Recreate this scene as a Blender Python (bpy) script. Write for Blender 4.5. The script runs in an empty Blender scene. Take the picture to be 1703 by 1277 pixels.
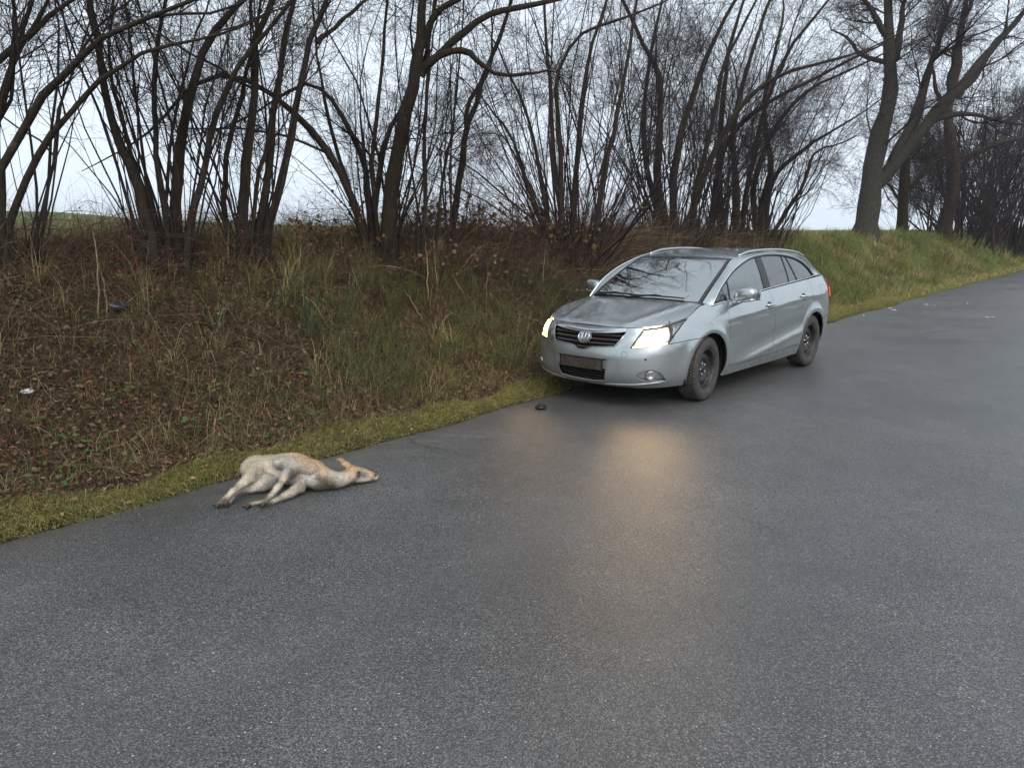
import bpy, math, random
import numpy as np
from mathutils import Vector, Matrix
from mathutils.geometry import delaunay_2d_cdt

R = math.radians
sc = bpy.context.scene
COL = sc.collection
rng = np.random.default_rng(11)
random.seed(5)

# ------------------------------------------------------------------ camera
FPX, CAMH, PITCH, YAW = 1250.0, 1.71, R(11.587), R(40.7)   # focal length in px of the 1703 px wide photo
cam_d = bpy.data.cameras.new('camera')
cam = bpy.data.objects.new('camera', cam_d); COL.objects.link(cam)
cam.location = (0, 0, CAMH)
cam.rotation_euler = (math.pi / 2 - PITCH, 0, YAW)
cam_d.sensor_fit = 'HORIZONTAL'; cam_d.sensor_width = 36.0
cam_d.lens = FPX / 1703 * 36.0
cam_d.clip_start = 0.05; cam_d.clip_end = 3000
sc.camera = cam

# ------------------------------------------------------------------ sky, sun, exposure
world = bpy.data.worlds.new('World'); sc.world = world
world.use_nodes = True
wn, wl = world.node_tree.nodes, world.node_tree.links
wn.clear()
w_out = wn.new('ShaderNodeOutputWorld'); w_bg = wn.new('ShaderNodeBackground')
w_sky = wn.new('ShaderNodeTexSky'); w_sky.sky_type = 'NISHITA'; w_sky.sun_disc = False
w_sky.sun_elevation = R(44); w_sky.sun_rotation = R(122)
w_sky.air_density = 1.0; w_sky.dust_density = 6.0; w_sky.ozone_density = 1.0
w_hs = wn.new('ShaderNodeHueSaturation'); w_hs.inputs['Saturation'].default_value = 0.35
w_mix = wn.new('ShaderNodeMix'); w_mix.data_type = 'RGBA'; w_mix.inputs[0].default_value = 0.85
w_mix.inputs[7].default_value = (6.9, 7.75, 8.7, 1)          # even cloud deck
wl.new(w_sky.outputs[0], w_hs.inputs['Color']); wl.new(w_hs.outputs[0], w_mix.inputs[6])
wl.new(w_mix.outputs[2], w_bg.inputs['Color']); wl.new(w_bg.outputs[0], w_out.inputs[0])
w_bg.inputs['Strength'].default_value = 0.092
sun_d = bpy.data.lights.new('sun', 'SUN'); sun_d.energy = 1.5; sun_d.angle = R(60); sun_d.color = (1, .97, .93)
sun = bpy.data.objects.new('sun', sun_d); COL.objects.link(sun)
sun.rotation_euler = (R(46), 0, R(58))
vs = sc.view_settings
vs.view_transform = 'Standard'; vs.look = 'None'; vs.gamma = 1.0; vs.exposure = 0.72
vs.use_curve_mapping = False
sc.cycles.use_denoising = True; sc.cycles.denoising_prefilter = 'ACCURATE'
sc.cycles.max_bounces = 6; sc.cycles.transparent_max_bounces = 16
sc.cycles.diffuse_bounces = 3; sc.cycles.glossy_bounces = 4; sc.cycles.volume_bounces = 0
sc.cycles.sample_clamp_indirect = 4.0; sc.cycles.caustics_reflective = False; sc.cycles.caustics_refractive = False

# ------------------------------------------------------------------ pixel -> place helpers
CF = np.array([-math.sin(YAW) * math.cos(PITCH), math.cos(YAW) * math.cos(PITCH), -math.sin(PITCH)])
CR = np.array([math.cos(YAW), math.sin(YAW), 0.0])
CU = np.cross(CR, CF)
CAM = np.array([0, 0, CAMH])
def ray(px, py): return CF + CR * ((px - 851.5) / FPX) - CU * ((py - 638.5) / FPX)
def at_z(px, py, z=0.0):
    d = ray(px, py); return CAM + d * ((z - CAMH) / d[2])
def at_h(px, py, dist):                    # horizontal distance in front of the camera
    d = ray(px, py); f = d[0] * -math.sin(YAW) + d[1] * math.cos(YAW)
    return CAM + d * (dist / f)

# ------------------------------------------------------------------ object helpers
def tag(o, label=None, cat=None, group=None, kind=None):
    if label: o['label'] = label
    if cat: o['category'] = cat
    if group: o['group'] = group
    if kind: o['kind'] = kind
    return o
def empty(name, loc=(0, 0, 0), rz=0.0):
    o = bpy.data.objects.new(name, None); COL.objects.link(o)
    o.location = loc; o.rotation_euler = (0, 0, rz); o.empty_display_size = .1
    return o
def mesh_data(name, v, f, smooth=True, col=None, normals=None):
    """v (N,3); f (M,k) array or list of faces; col (N,3) point colours"""
    me = bpy.data.meshes.new(name)
    v = np.asarray(v, np.float32)
    if isinstance(f, np.ndarray) and f.ndim == 2:
        k = f.shape[1]; m = len(f)
        me.vertices.add(len(v)); me.vertices.foreach_set('co', v.ravel())
        me.loops.add(m * k); me.loops.foreach_set('vertex_index', f.astype(np.int32).ravel())
        me.polygons.add(m); me.polygons.foreach_set('loop_start', np.arange(0, m * k, k, dtype=np.int32))
        me.polygons.foreach_set('loop_total', np.full(m, k, np.int32))
        me.update(calc_edges=True)
    else:
        me.from_pydata([tuple(map(float, p)) for p in v], [], [tuple(int(i) for i in q) for q in f]); me.update()
    if smooth: me.polygons.foreach_set('use_smooth', np.ones(len(me.polygons), bool))
    if col is not None:
        c = np.ones((len(v), 4), np.float32); c[:, :3] = col
        at = me.attributes.new('tint', 'FLOAT_COLOR', 'POINT'); at.data.foreach_set('color', c.ravel())
    if normals is not None:
        me.normals_split_custom_set_from_vertices([tuple(map(float, n)) for n in normals])
    return me
def add(name, me, mat, parent=None, loc=None):
    o = bpy.data.objects.new(name, me); COL.objects.link(o)
    if mat is not None and not me.materials: me.materials.append(mat)
    if parent: o.parent = parent
    if loc is not None: o.location = loc
    return o
def mk(name, v, f, mat, parent=None, smooth=True, col=None, normals=None):
    return add(name, mesh_data(name, v, f, smooth, col, normals), mat, parent)

def tubes(P, Rr, S):
    """P (N,K,3) centre lines, Rr (N,K) radii -> verts, quads"""
    N, K = P.shape[:2]
    T = np.gradient(P, axis=1); T /= np.linalg.norm(T, axis=2, keepdims=True) + 1e-9
    ref = np.zeros((N, 1, 3)); ref[..., 0] = .37; ref[..., 1] = .81; ref[..., 2] = .05
    bad = np.abs((T * ref).sum(2)) > .85
    ref = np.where(bad.any(1)[:, None, None], np.array([.1, -.25, .96]), ref)
    U = np.cross(T, ref); U /= np.linalg.norm(U, axis=2, keepdims=True) + 1e-9
    V = np.cross(T, U)
    a = np.arange(S) * 2 * np.pi / S
    v = P[:, :, None, :] + Rr[:, :, None, None] * (U[:, :, None, :] * np.cos(a)[None, None, :, None] + V[:, :, None, :] * np.sin(a)[None, None, :, None])
    idx = np.arange(N * K * S).reshape(N, K, S)
    q = np.stack([idx[:, :-1], np.roll(idx, -1, 2)[:, :-1], np.roll(idx, -1, 2)[:, 1:], idx[:, 1:]], -1).reshape(-1, 4)
    return v.reshape(-1, 3), q
class MB:
    def __init__(s): s.v = []; s.f = []
    def put(s, v, f):
        o = len(s.v); s.v += [tuple(map(float, p)) for p in v]; s.f += [tuple(int(i) + o for i in q) for q in f]
    def box(s, c, d, rz=0, bev=0):
        x, y, z = d[0] / 2, d[1] / 2, d[2] / 2
        co, si = math.cos(rz), math.sin(rz)
        p = [(a * x, b * y, e * z) for e in (-1, 1) for b in (-1, 1) for a in (-1, 1)]
        s.put([(c[0] + a * co - b * si, c[1] + a * si + b * co, c[2] + e) for a, b, e in p],
              [(0, 2, 3, 1), (4, 5, 7, 6), (0, 1, 5, 4), (2, 6, 7, 3), (0, 4, 6, 2), (1, 3, 7, 5)])
    def tube(s, pts, r, S=8, cap=True):
        pts = np.array(pts, float)[None]; r = np.broadcast_to(np.array(r, float), (pts.shape[1],))[None]
        v, q = tubes(pts, r, S); n = len(v)
        s.put(v, q)
        if cap:
            o = len(s.v) - n
            s.f.append(tuple(o + i for i in range(S))[::-1]); s.f.append(tuple(o + n - S + i for i in range(S)))
    def lathe(s, prof, S=32, axis='y', c=(0, 0, 0)):
        """prof list of (r, h) revolved about axis y through c"""
        vs_, f = [], []
        for r, h in prof:
            for i in range(S):
                a = 2 * math.pi * i / S
                if axis == 'y': vs_.append((c[0] + r * math.cos(a), c[1] + h, c[2] + r * math.sin(a)))
                else: vs_.append((c[0] + r * math.cos(a), c[1] + r * math.sin(a), c[2] + h))
        for k in range(len(prof) - 1):
            for i in range(S):
                j = (i + 1) % S; f.append((k * S + i, k * S + j, (k + 1) * S + j, (k + 1) * S + i))
        s.put(vs_, f)
    def build(s, name, mat, parent=None, smooth=False):
        return mk(name, np.array(s.v), s.f, mat, parent, smooth)

# ------------------------------------------------------------------ materials
class NT:
    def __init__(s, name):
        s.m = bpy.data.materials.new(name); s.m.use_nodes = True
        s.t = s.m.node_tree; s.n = s.t.nodes; s.l = s.t.links
        s.b = s.n['Principled BSDF']; s.o = s.n['Material Output']
    def node(s, t, **k):
        n = s.n.new(t)
        for a, b in k.items():
            if a.startswith('_'): setattr(n, a[1:], b)
            else: n.inputs[a.replace('__', ' ')].default_value = b
        return n
    def link(s, a, b): s.l.new(a, b)
    def tc(s, kind='Object'):
        return s.n.new('ShaderNodeTexCoord').outputs[kind]
    def noise(s, vec, scale, detail=4, rough=.55):
        n = s.n.new('ShaderNodeTexNoise'); n.inputs['Scale'].default_value = scale
        n.inputs['Detail'].default_value = detail; n.inputs['Roughness'].default_value = rough
        if vec is not None: s.l.new(vec, n.inputs['Vector'])
        return n
    def voro(s, vec, scale, feat='F1'):
        n = s.n.new('ShaderNodeTexVoronoi'); n.feature = feat; n.inputs['Scale'].default_value = scale
        s.l.new(vec, n.inputs['Vector']); return n
    def ramp(s, fac, stops):
        n = s.n.new('ShaderNodeValToRGB'); e = n.color_ramp.elements
        while len(e) < len(stops): e.new(.5)
        for q, (p, c) in zip(e, stops):
            q.position = p; q.color = (*c, 1) if len(c) == 3 else c
        s.l.new(fac, n.inputs[0]); return n.outputs[0]
    def mix(s, fac, a, b, mode='MIX'):
        n = s.n.new('ShaderNodeMix'); n.data_type = 'RGBA'; n.blend_type = mode
        for i, x in ((0, fac), (6, a), (7, b)):
            if isinstance(x, (int, float)): n.inputs[i].default_value = x
            elif isinstance(x, tuple): n.inputs[i].default_value = (*x, 1) if len(x) == 3 else x
            else: s.l.new(x, n.inputs[i])
        return n.outputs[2]
    def math(s, op, a, b=None, clamp=False):
        n = s.n.new('ShaderNodeMath'); n.operation = op; n.use_clamp = clamp
        for i, x in ((0, a), (1, b)):
            if x is None: continue
            if isinstance(x, (int, float)): n.inputs[i].default_value = x
            else: s.l.new(x, n.inputs[i])
        return n.outputs[0]
    def bump(s, h, strength=.5, dist=.01):
        n = s.n.new('ShaderNodeBump'); n.inputs['Strength'].default_value = strength; n.inputs['Distance'].default_value = dist
        s.l.new(h, n.inputs['Height']); s.l.new(n.outputs[0], s.b.inputs['Normal']); return n
    def base(s, c):
        if isinstance(c, tuple): s.b.inputs['Base Color'].default_value = (*c, 1)
        else: s.l.new(c, s.b.inputs['Base Color'])
    def set(s, **k):
        for a, v in k.items():
            a = a.replace('_', ' ')
            if isinstance(v, (int, float, tuple)): s.b.inputs[a].default_value = v
            else: s.l.new(v, s.b.inputs[a])
def plain(name, c, rough=.6, metal=0.0, var=.25, scale=30, spec=.5, bump=0):
    t = NT(name); v = t.tc()
    n = t.noise(v, scale)
    lo = tuple(x * (1 - var) for x in c); hi = tuple(min(1, x * (1 + var)) for x in c)
    t.base(t.ramp(n.outputs[0], [(.3, lo), (.7, hi)]))
    t.set(Roughness=rough, Metallic=metal); t.b.inputs['Specular IOR Level'].default_value = spec
    if bump: t.bump(n.outputs[0], bump, .01)
    return t.m
def tinted(name, rough=.7, spec=.25, transl=0.0, scale=60, var=.3):
    """colour from the mesh's own 'tint' attribute, broken up by noise"""
    t = NT(name); a = t.node('ShaderNodeAttribute', _attribute_name='tint')
    n = t.noise(t.tc(), scale, 3)
    k = t.ramp(n.outputs[0], [(.3, (1 - var,) * 3), (.7, (1 + var,) * 3)])
    c = t.mix(1.0, a.outputs['Color'], k, 'MULTIPLY')
    t.base(c); t.set(Roughness=rough); t.b.inputs['Specular IOR Level'].default_value = spec
    if transl:
        tr = t.n.new('ShaderNodeBsdfTranslucent'); t.link(c, tr.inputs[0])
        mx = t.n.new('ShaderNodeMixShader'); mx.inputs[0].default_value = transl
        t.link(t.b.outputs[0], mx.inputs[1]); t.link(tr.outputs[0], mx.inputs[2]); t.link(mx.outputs[0], t.o.inputs['Surface'])
    return t.m

def sstep(a, b, x):
    t = np.clip((x - a) / (b - a), 0, 1); return t * t * (3 - 2 * t)
_np = np.random.default_rng(3)
_W = [(_np.uniform(-1, 1, 2), _np.uniform(0, 6.28)) for _ in range(24)]
def wob(x, y, f):                                    # cheap smooth noise about -1..1
    r = 0
    for i, (d, p) in enumerate(_W[:12]):
        k = f * (0.6 + .12 * i); r = r + np.sin(k * (d[0] * x + d[1] * y) * 2.2 + p + i)
    return r / 4.0

# ------------------------------------------------------------------ land
EDGE = -4.88
def edge_x(y): return EDGE + .035 * np.sin(y * 1.7 + 1) + .02 * np.sin(y * 4.3) + .0045 * np.clip(y - 12, 0, 60)
def land(x, y):
    x = np.asarray(x, float); y = np.asarray(y, float)
    d = edge_x(y) - x
    crest = 1.58 + .10 * wob(x * 0, y, .5) - .12 * sstep(16, 26, y)
    t = np.clip((d - .38) / 2.45, 0, 1)
    prof = .05 + (crest - .05) * (t ** 1.25 * .55 + .45 * (t * t * (3 - 2 * t)))
    z = np.where(d < 0, -.03, np.where(d < .38, .05 * sstep(0, .25, d), prof))
    far = np.clip(d - 2.83, 0, None)
    sl = .026 * sstep(22, 0, y - far * .35)
    z = z + far * sl * sstep(140, 60, far) + np.where(far > 60, 60 * sl * sstep(60, 140, far), 0)
    amp = sstep(.45, 1.0, d) * sstep(9, 3, far)
    z = z + amp * (.055 * wob(x, y, 2.3) + .025 * wob(x + 9, y - 4, 6.0))
    z = z + sstep(.4, .9, d) * sstep(12, 15, y) * sstep(6, 3, far) * (.07 * wob(x * 1.0, y * .5, 2.0) + .05 * wob(x + 5, y, 4.5))
    rt = np.clip(x - 1.35, 0, None)
    z = np.where(x > 1.2, .0 + .04 * sstep(1.2, 1.5, x) - .25 * sstep(1.8, 3, x) + .5 * sstep(3, 5.5, x) + .03 * wob(x, y, 2), z)
    return z
def grid_mesh(name, xs, ys, zf, mat, col=None):
    X, Y = np.meshgrid(xs, ys); Z = zf(X, Y)
    v = np.stack([X, Y, Z], -1).reshape(-1, 3); n, m = len(ys), len(xs)
    i = np.arange(n * m).reshape(n, m)
    f = np.stack([i[:-1, :-1], i[:-1, 1:], i[1:, 1:], i[1:, :-1]], -1).reshape(-1, 4)
    return mk(name, v, f, mat, None, True, col(X.ravel(), Y.ravel()) if col else None)

# soil on the bank, turf on the far bank and on the field
t = NT('soil'); v = t.tc()
a = t.node('ShaderNodeAttribute', _attribute_name='tint')
n1 = t.noise(v, 6, 6, .65); n2 = t.noise(v, 55, 4, .7)
k = t.ramp(n1.outputs[0], [(.3, (.55, .5, .45)), (.7, (1.5, 1.45, 1.4))])
c = t.mix(1.0, a.outputs['Color'], k, 'MULTIPLY')
k2 = t.ramp(n2.outputs[0], [(.25, (.5,) * 3), (.75, (1.5,) * 3)])
t.base(t.mix(1.0, c, k2, 'MULTIPLY')); t.set(Roughness=.95); t.b.inputs['Specular IOR Level'].default_value = .1
t.bump(n2.outputs[0], .8, .03)
M_soil = t.m
def soil_col(x, y):
    d = edge_x(y) - x; far = d - 2.9
    c = np.zeros((len(x), 3)); c[:] = (.044, .031, .020)
    g = sstep(13, 20, y + .8 * wob(x, y, 1.2))[:, None]
    c = c * (1 - g) + np.array([.080, .088, .028]) * g
    fl = sstep(1.0, 3.0, far)[:, None]
    c = c * (1 - fl) + np.array([.075, .105, .045]) * fl
    rr = (x > 1.2)[:, None]
    return np.where(rr, np.array([.06, .065, .025]), c)
xs = np.concatenate([-np.geomspace(600, 12, 34), np.arange(-11.8, -4.7, .07), np.arange(-4.6, 1.2, .5), np.arange(1.2, 6, .3), np.geomspace(6.2, 600, 22)])
ys = np.concatenate([-np.geomspace(600, 8, 16), np.arange(-7.5, 24, .10), np.arange(24, 80, .5), np.geomspace(80.5, 600, 24)])
ground = grid_mesh('ground', xs, ys, land, M_soil, soil_col); tag(ground, kind='structure')

# asphalt
t = NT('asphalt'); v = t.tc()
vo = t.voro(v, 140); vo2 = t.voro(v, 78)
tone = t.ramp(vo.outputs['Color'], [(0, (.040, .040, .040)), (.42, (.092, .091, .090)), (.76, (.148, .146, .142)), (.93, (.22, .215, .206)), (1, (.38, .37, .345))])
sep = t.node('ShaderNodeSeparateColor'); t.link(vo2.outputs['Color'], sep.inputs[0])
chip = t.ramp(sep.outputs[1], [(.955, (0, 0, 0)), (.968, (1, 1, 1))])
chip_in = t.ramp(vo2.outputs['Distance'], [(.26, (1, 1, 1)), (.36, (0, 0, 0))])
chip = t.mix(1.0, chip, chip_in, 'MULTIPLY')
c = t.mix(chip, tone, t.ramp(sep.outputs[2], [(0, (.30, .285, .25)), (1, (.60, .58, .53))]))
pit = t.ramp(vo.outputs['Distance'], [(.26, (1, 1, 1)), (.62, (.32, .32, .32))])
c = t.mix(1.0, c, pit, 'MULTIPLY')
big = t.noise(v, .55, 4, .55); med = t.noise(v, 3.2, 5, .6)
c = t.mix(1.0, c, t.ramp(big.outputs[0], [(.3, (.74, .74, .745)), (.7, (1.24, 1.22, 1.19))]), 'MULTIPLY')
c = t.mix(1.0, c, t.ramp(med.outputs[0], [(.3, (.86,) * 3), (.7, (1.14,) * 3)]), 'MULTIPLY')
# tyre-polished tracks and dusty road edge, running along the road
sx = t.node('ShaderNodeSeparateXYZ'); t.link(v, sx.inputs[0])
edge = t.node('ShaderNodeMapRange', From__Min=-4.25, From__Max=-4.9); t.link(sx.outputs[0], edge.inputs[0])
em = t.math('MULTIPLY', edge.outputs[0], t.ramp(med.outputs[0], [(.25, (.1,) * 3), (.65, (.75,) * 3)]), True)
c = t.mix(em, c, (.075, .066, .055))
for xc, wd in ((-3.95, .34), (-2.45, .34), (-1.15, .34), (.30, .34)):
    tr_ = t.math('POWER', 2.718, t.math('MULTIPLY', t.math('POWER', t.math('DIVIDE', t.math('SUBTRACT', t.math('ADD', sx.outputs[0], t.math('MULTIPLY', big.outputs[0], .35)), xc), wd), 2.0), -1.0))
    c = t.mix(t.math('MULTIPLY', tr_, .18), c, (.066, .067, .070))
# pale scuffs left on the tar
def scuff(cx, cy, lx, ly, ang, dens):
    mp = t.node('ShaderNodeMapping'); mp.vector_type = 'TEXTURE'
    mp.inputs['Location'].default_value = (cx, cy, 0); mp.inputs['Rotation'].default_value = (0, 0, ang); mp.inputs['Scale'].default_value = (lx, ly, 1)
    t.link(v, mp.inputs['Vector'])
    g = t.node('ShaderNodeTexGradient'); g.gradient_type = 'SPHERICAL'; t.link(mp.outputs[0], g.inputs[0])
    nn = t.noise(mp.outputs[0], 3.0, 6, .75)
    return t.math('MULTIPLY', t.math('MULTIPLY', g.outputs['Fac'] if 'Fac' in g.outputs else g.outputs[1], 2.0, True), t.ramp(nn.outputs[0], [(.50, (0,) * 3), (.62, (dens,) * 3)]), True)
s0 = None
for q in ((-4.36, 4.42, .34, .07, .5, .8), (-4.25, 4.62, .45, .035, .42, .6), (-4.6, 4.0, .5, .06, .75, .5), (-4.45, 3.72, .4, .05, .9, .45)):
    m_ = scuff(*q); s0 = m_ if s0 is None else t.math('ADD', s0, m_, True)
c = t.mix(s0, c, (.22, .21, .19))
t.base(c)
t.set(Roughness=t.ramp(big.outputs[0], [(.3, (.36,) * 3), (.7, (.52,) * 3)]))
t.b.inputs['Specular IOR Level'].default_value = .75
hh = t.math('ADD', t.math('MULTIPLY', vo.outputs['Distance'], -1.0), t.math('MULTIPLY', chip, .25))
t.bump(hh, .5, .005)
M_asph = t.m
ry = np.concatenate([np.arange(-9, 30, .12), np.arange(30, 120, 1.0), np.arange(120, 420, 10)])
rx = np.linspace(0, 1, 26)
X = np.stack([edge_x(ry) + .012 * np.sin(ry * 23) + .01 * np.sin(ry * 51 + 2) + (1.15 - edge_x(ry)) * u for u in rx], 1)
Y = np.repeat(ry[:, None], 26, 1)
Z = .012 * wob(X, Y, .35) * sstep(0, 1.2, X - EDGE)[...] + .012 * sstep(EDGE, EDGE + 1.5, X) - .012
Z[:, 0] -= .03
i = np.arange(X.size).reshape(X.shape)
f = np.stack([i[:-1, :-1], i[:-1, 1:], i[1:, 1:], i[1:, :-1]], -1).reshape(-1, 4)
road = mk('road', np.stack([X, Y, Z], -1).reshape(-1, 3), f, M_asph); tag(road, kind='structure')
M_tar = plain('crack_tar', (.012, .012, .013), .8)
def crack(pts, w, seed):
    r_ = np.random.default_rng(seed)
    p = np.array([at_z(a, b)[:2] for a, b in pts])
    tt = np.linspace(0, len(p) - 1, 40); q = np.stack([np.interp(tt, range(len(p)), p[:, k]) for k in (0, 1)], 1)
    q += r_.normal(0, .012, q.shape)
    d = np.gradient(q, axis=0); nrm = np.stack([-d[:, 1], d[:, 0]], 1); nrm /= np.linalg.norm(nrm, axis=1)[:, None]
    ww = w * r_.uniform(.1, 1, 40) * np.sin(np.linspace(.1, 3.04, 40))
    z = np.full(40, .006)
    L = np.column_stack([q + nrm * ww[:, None], z]); Rr = np.column_stack([q - nrm * ww[:, None], z])
    k = np.arange(39)
    mk('crack', np.concatenate([L, Rr]), np.stack([k, k + 1, k + 41, k + 40], 1), M_tar, road, False)
crack([(682, 733), (694, 740), (715, 744), (745, 749), (788, 762)], .006, 1)
crack([(668, 727), (684, 732), (688, 738)], .004, 2)
crack([(1508, 563), (1535, 556), (1580, 549), (1640, 543)], .012, 3)
crack([(1225, 862), (1262, 872), (1300, 890)], .003, 4)
# ------------------------------------------------------------------ trees
def bark(name, lo, hi, moss):
    t = NT(name); v = t.tc()
    mp = t.node('ShaderNodeMapping'); mp.inputs['Scale'].default_value = (1, 1, .22); t.link(v, mp.inputs[0])
    n = t.noise(mp.outputs[0], 38, 6, .7); m = t.noise(v, 2.6, 4, .6)
    c = t.ramp(n.outputs[0], [(.3, lo), (.7, hi)])
    c = t.mix(t.ramp(m.outputs[0], [(.5, (0,) * 3), (.72, (.6,) * 3)]), c, moss)
    li = t.noise(v, 9, 5, .7); c = t.mix(t.ramp(li.outputs[0], [(.60, (0,) * 3), (.68, (.55,) * 3)]), c, (.115, .115, .085))
    t.base(c); t.set(Roughness=.9); t.b.inputs['Specular IOR Level'].default_value = .15
    t.bump(n.outputs[0], .9, .02); return t.m
M_bark = bark('bark_grey_brown', (.012, .009, .007), (.058, .045, .034), (.040, .038, .015))
M_bark_far = bark('bark_old_grey', (.014, .012, .010), (.066, .060, .050), (.036, .040, .020))
M_twig = plain('twig_bark', (.026, .019, .017), .8, 0, .35, 3, .2)
M_twig_p = plain('twig_bark_purple', (.030, .021, .021), .8, 0, .35, 3, .2)
M_twig_red = plain('twig_bark_red_brown', (.060, .034, .026), .8, 0, .35, 5, .2)

def unit(a): return a / (np.linalg.norm(a, axis=-1, keepdims=True) + 1e-9)
def resample(P, K):
    P = np.asarray(P, float); s = np.concatenate([[0], np.cumsum(np.linalg.norm(np.diff(P, axis=0), axis=1))]); s /= s[-1]
    # Catmull-Rom through the points
    t = np.linspace(0, 1, K); i = np.clip(np.searchsorted(s, t, 'right') - 1, 0, len(P) - 2)
    u = ((t - s[i]) / (s[i + 1] - s[i] + 1e-9))[:, None]
    p0, p1, p2, p3 = P[np.maximum(i - 1, 0)], P[i], P[i + 1], P[np.minimum(i + 2, len(P) - 1)]
    return .5 * (2 * p1 + (p2 - p0) * u + (2 * p0 - 5 * p1 + 4 * p2 - p3) * u ** 2 + (3 * p1 - p0 - 3 * p2 + p3) * u ** 3)
def spawn(g, P, Rr, n, K, t0, ang, lens, ratio, up, wig, rk, rmin, tend=.25, tpow=1.0):
    """n child branches on parents P (N,K0,3): start positions, directions, curved lines"""
    N, K0 = P.shape[:2]
    Lp = np.linalg.norm(np.diff(P, axis=1), axis=2).sum(1)
    pr = Lp / Lp.sum(); idx = g.choice(N, n, p=pr)
    t = t0 + (1 - t0) * g.random(n) ** tpow
    fi = t * (K0 - 1); i = np.minimum(fi.astype(int), K0 - 2); u = (fi - i)[:, None]
    pos = P[idx, i] * (1 - u) + P[idx, i + 1] * u
    tan = unit(P[idx, i + 1] - P[idx, i])
    rad = Rr[idx, i] * (1 - u[:, 0]) + Rr[idx, i + 1] * u[:, 0]
    rv = unit(np.cross(tan, g.normal(size=(n, 3))))
    a = g.normal(ang, .22, n)[:, None]
    d = unit(tan * np.cos(a) + rv * np.sin(a))
    L = np.minimum(lens[0] + (lens[1] - lens[0]) * g.random(n) ** 1.3, Lp[idx] * ratio) * (1 - .35 * t)
    Q = np.zeros((n, K, 3)); Q[:, 0] = pos
    drift = g.normal(0, wig, (n, 3))
    for k in range(1, K):
        d = unit(d + g.normal(0, wig, (n, 3)) + drift * .5 + np.array([0, 0, up]))
        Q[:, k] = Q[:, k - 1] + d * (L / (K - 1))[:, None]
    r0 = np.minimum(rad * .75, np.maximum(rk * L, rmin))
    r = r0[:, None] * np.linspace(1, tend, K)[None]
    return Q, np.maximum(r, rmin * .45)
def gh(x, y): return float(land(x, y))
def tree(name, label, cat, base, stems, levels, seed, group, m_bark=None, m_tw=None, shoots=0, shoot_h=(1.5, 4), shoot_r=.010, shoot_spread=.35, shoot_base=.18, shoot_up=.06, S=8, stem_wig=.018):
    """stems: list of (polyline, radius at base, radius at top); base: (x,y) on the ground"""
    g = np.random.default_rng(seed)
    bx, by = base; bz = gh(bx, by)
    root = empty(name, (bx, by, bz)); tag(root, label, cat, group)
    o = np.array([bx, by, bz])
    PP, RR = [], []
    K = 18
    for pts, r0, r1 in stems:
        pts = np.asarray(pts, float); Ls = np.linalg.norm(np.diff(pts, axis=0), axis=1).sum(); e_ = unit(pts[-1] - pts[-2]); e2_ = unit(e_ + g.normal(0, .35, 3) + [0, 0, .25]); x_ = min(1.6, .30 * Ls)
        pts = np.vstack([pts, pts[-1] + e_ * x_ * .5, pts[-1] + e_ * x_ * .5 + e2_ * x_ * .6]); r1 = r1 * .30
        P = resample(pts, K)
        P[1:] += np.cumsum(g.normal(0, stem_wig, (K - 1, 3)), 0) * .8 * np.array([1, 1, .4])
        r = np.linspace(0, 1, K); r = r0 + (r1 - r0) * r ** 1.15
        r = r * g.uniform(.89, 1.12, K); 
        if pts[0][2] < gh(pts[0][0], pts[0][1]) + .2: r[0] *= 1.3; r[1] *= 1.06
        PP.append(P); RR.append(r)
        v, q = tubes(P[None] - o, r[None], S)
        st = mk('stem', v, q, m_bark or M_bark, root)
    V, Q, off = [], [], 0
    def emit(P, r, s):
        nonlocal off
        v, q = tubes(P - o, r, s); V.append(v); Q.append(q + off); off += len(v)
    if PP: cur = (np.array(PP), np.array(RR))
    if shoots:
        n = shoots; Ks = 9
        a = g.uniform(0, 6.283, n); rr = shoot_base * np.sqrt(g.random(n))
        P0 = np.stack([bx + rr * np.cos(a), by + rr * np.sin(a) * 1.4, np.zeros(n)], 1); P0[:, 2] = land(P0[:, 0], P0[:, 1]) - .05
        d = unit(np.stack([np.cos(a) * shoot_spread * g.random(n), np.sin(a) * shoot_spread * g.random(n) * 1.3, np.ones(n)], 1) + g.normal(0, .10, (n, 3)))
        L = g.uniform(*shoot_h, n); Ps = np.zeros((n, Ks, 3)); Ps[:, 0] = P0; dr = g.normal(0, .045, (n, 3))
        for k in range(1, Ks):
            d = unit(d + dr + g.normal(0, .085, (n, 3)) + np.array([0, 0, shoot_up])); Ps[:, k] = Ps[:, k - 1] + d * (L / (Ks - 1))[:, None]
        rs = (shoot_r * g.uniform(.5, 1.5, n) * (L / np.mean(shoot_h)))[:, None] * np.linspace(1, .22, Ks)
        emit(Ps, rs, 5)
        Ps2 = np.stack([resample(p, K) for p in Ps]); rs2 = np.stack([np.interp(np.linspace(0, 1, K), np.linspace(0, 1, Ks), r) for r in rs])
        cur = (np.concatenate([cur[0], Ps2]), np.concatenate([cur[1], rs2])) if PP else (Ps2, rs2)
    prev = cur
    for lv in levels:
        lv = dict(lv); s = lv.pop('S'); n = lv.pop('n')
        src = lv.pop('src', None)
        pool = prev if src is None else src
        b = spawn(g, pool[0], pool[1], n, **lv)
        emit(b[0], b[1], s); prev = b
    if V:
        cr = mk('crown', np.concatenate(V), np.concatenate(Q), m_tw or M_twig, root)
    return root, prev
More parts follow.
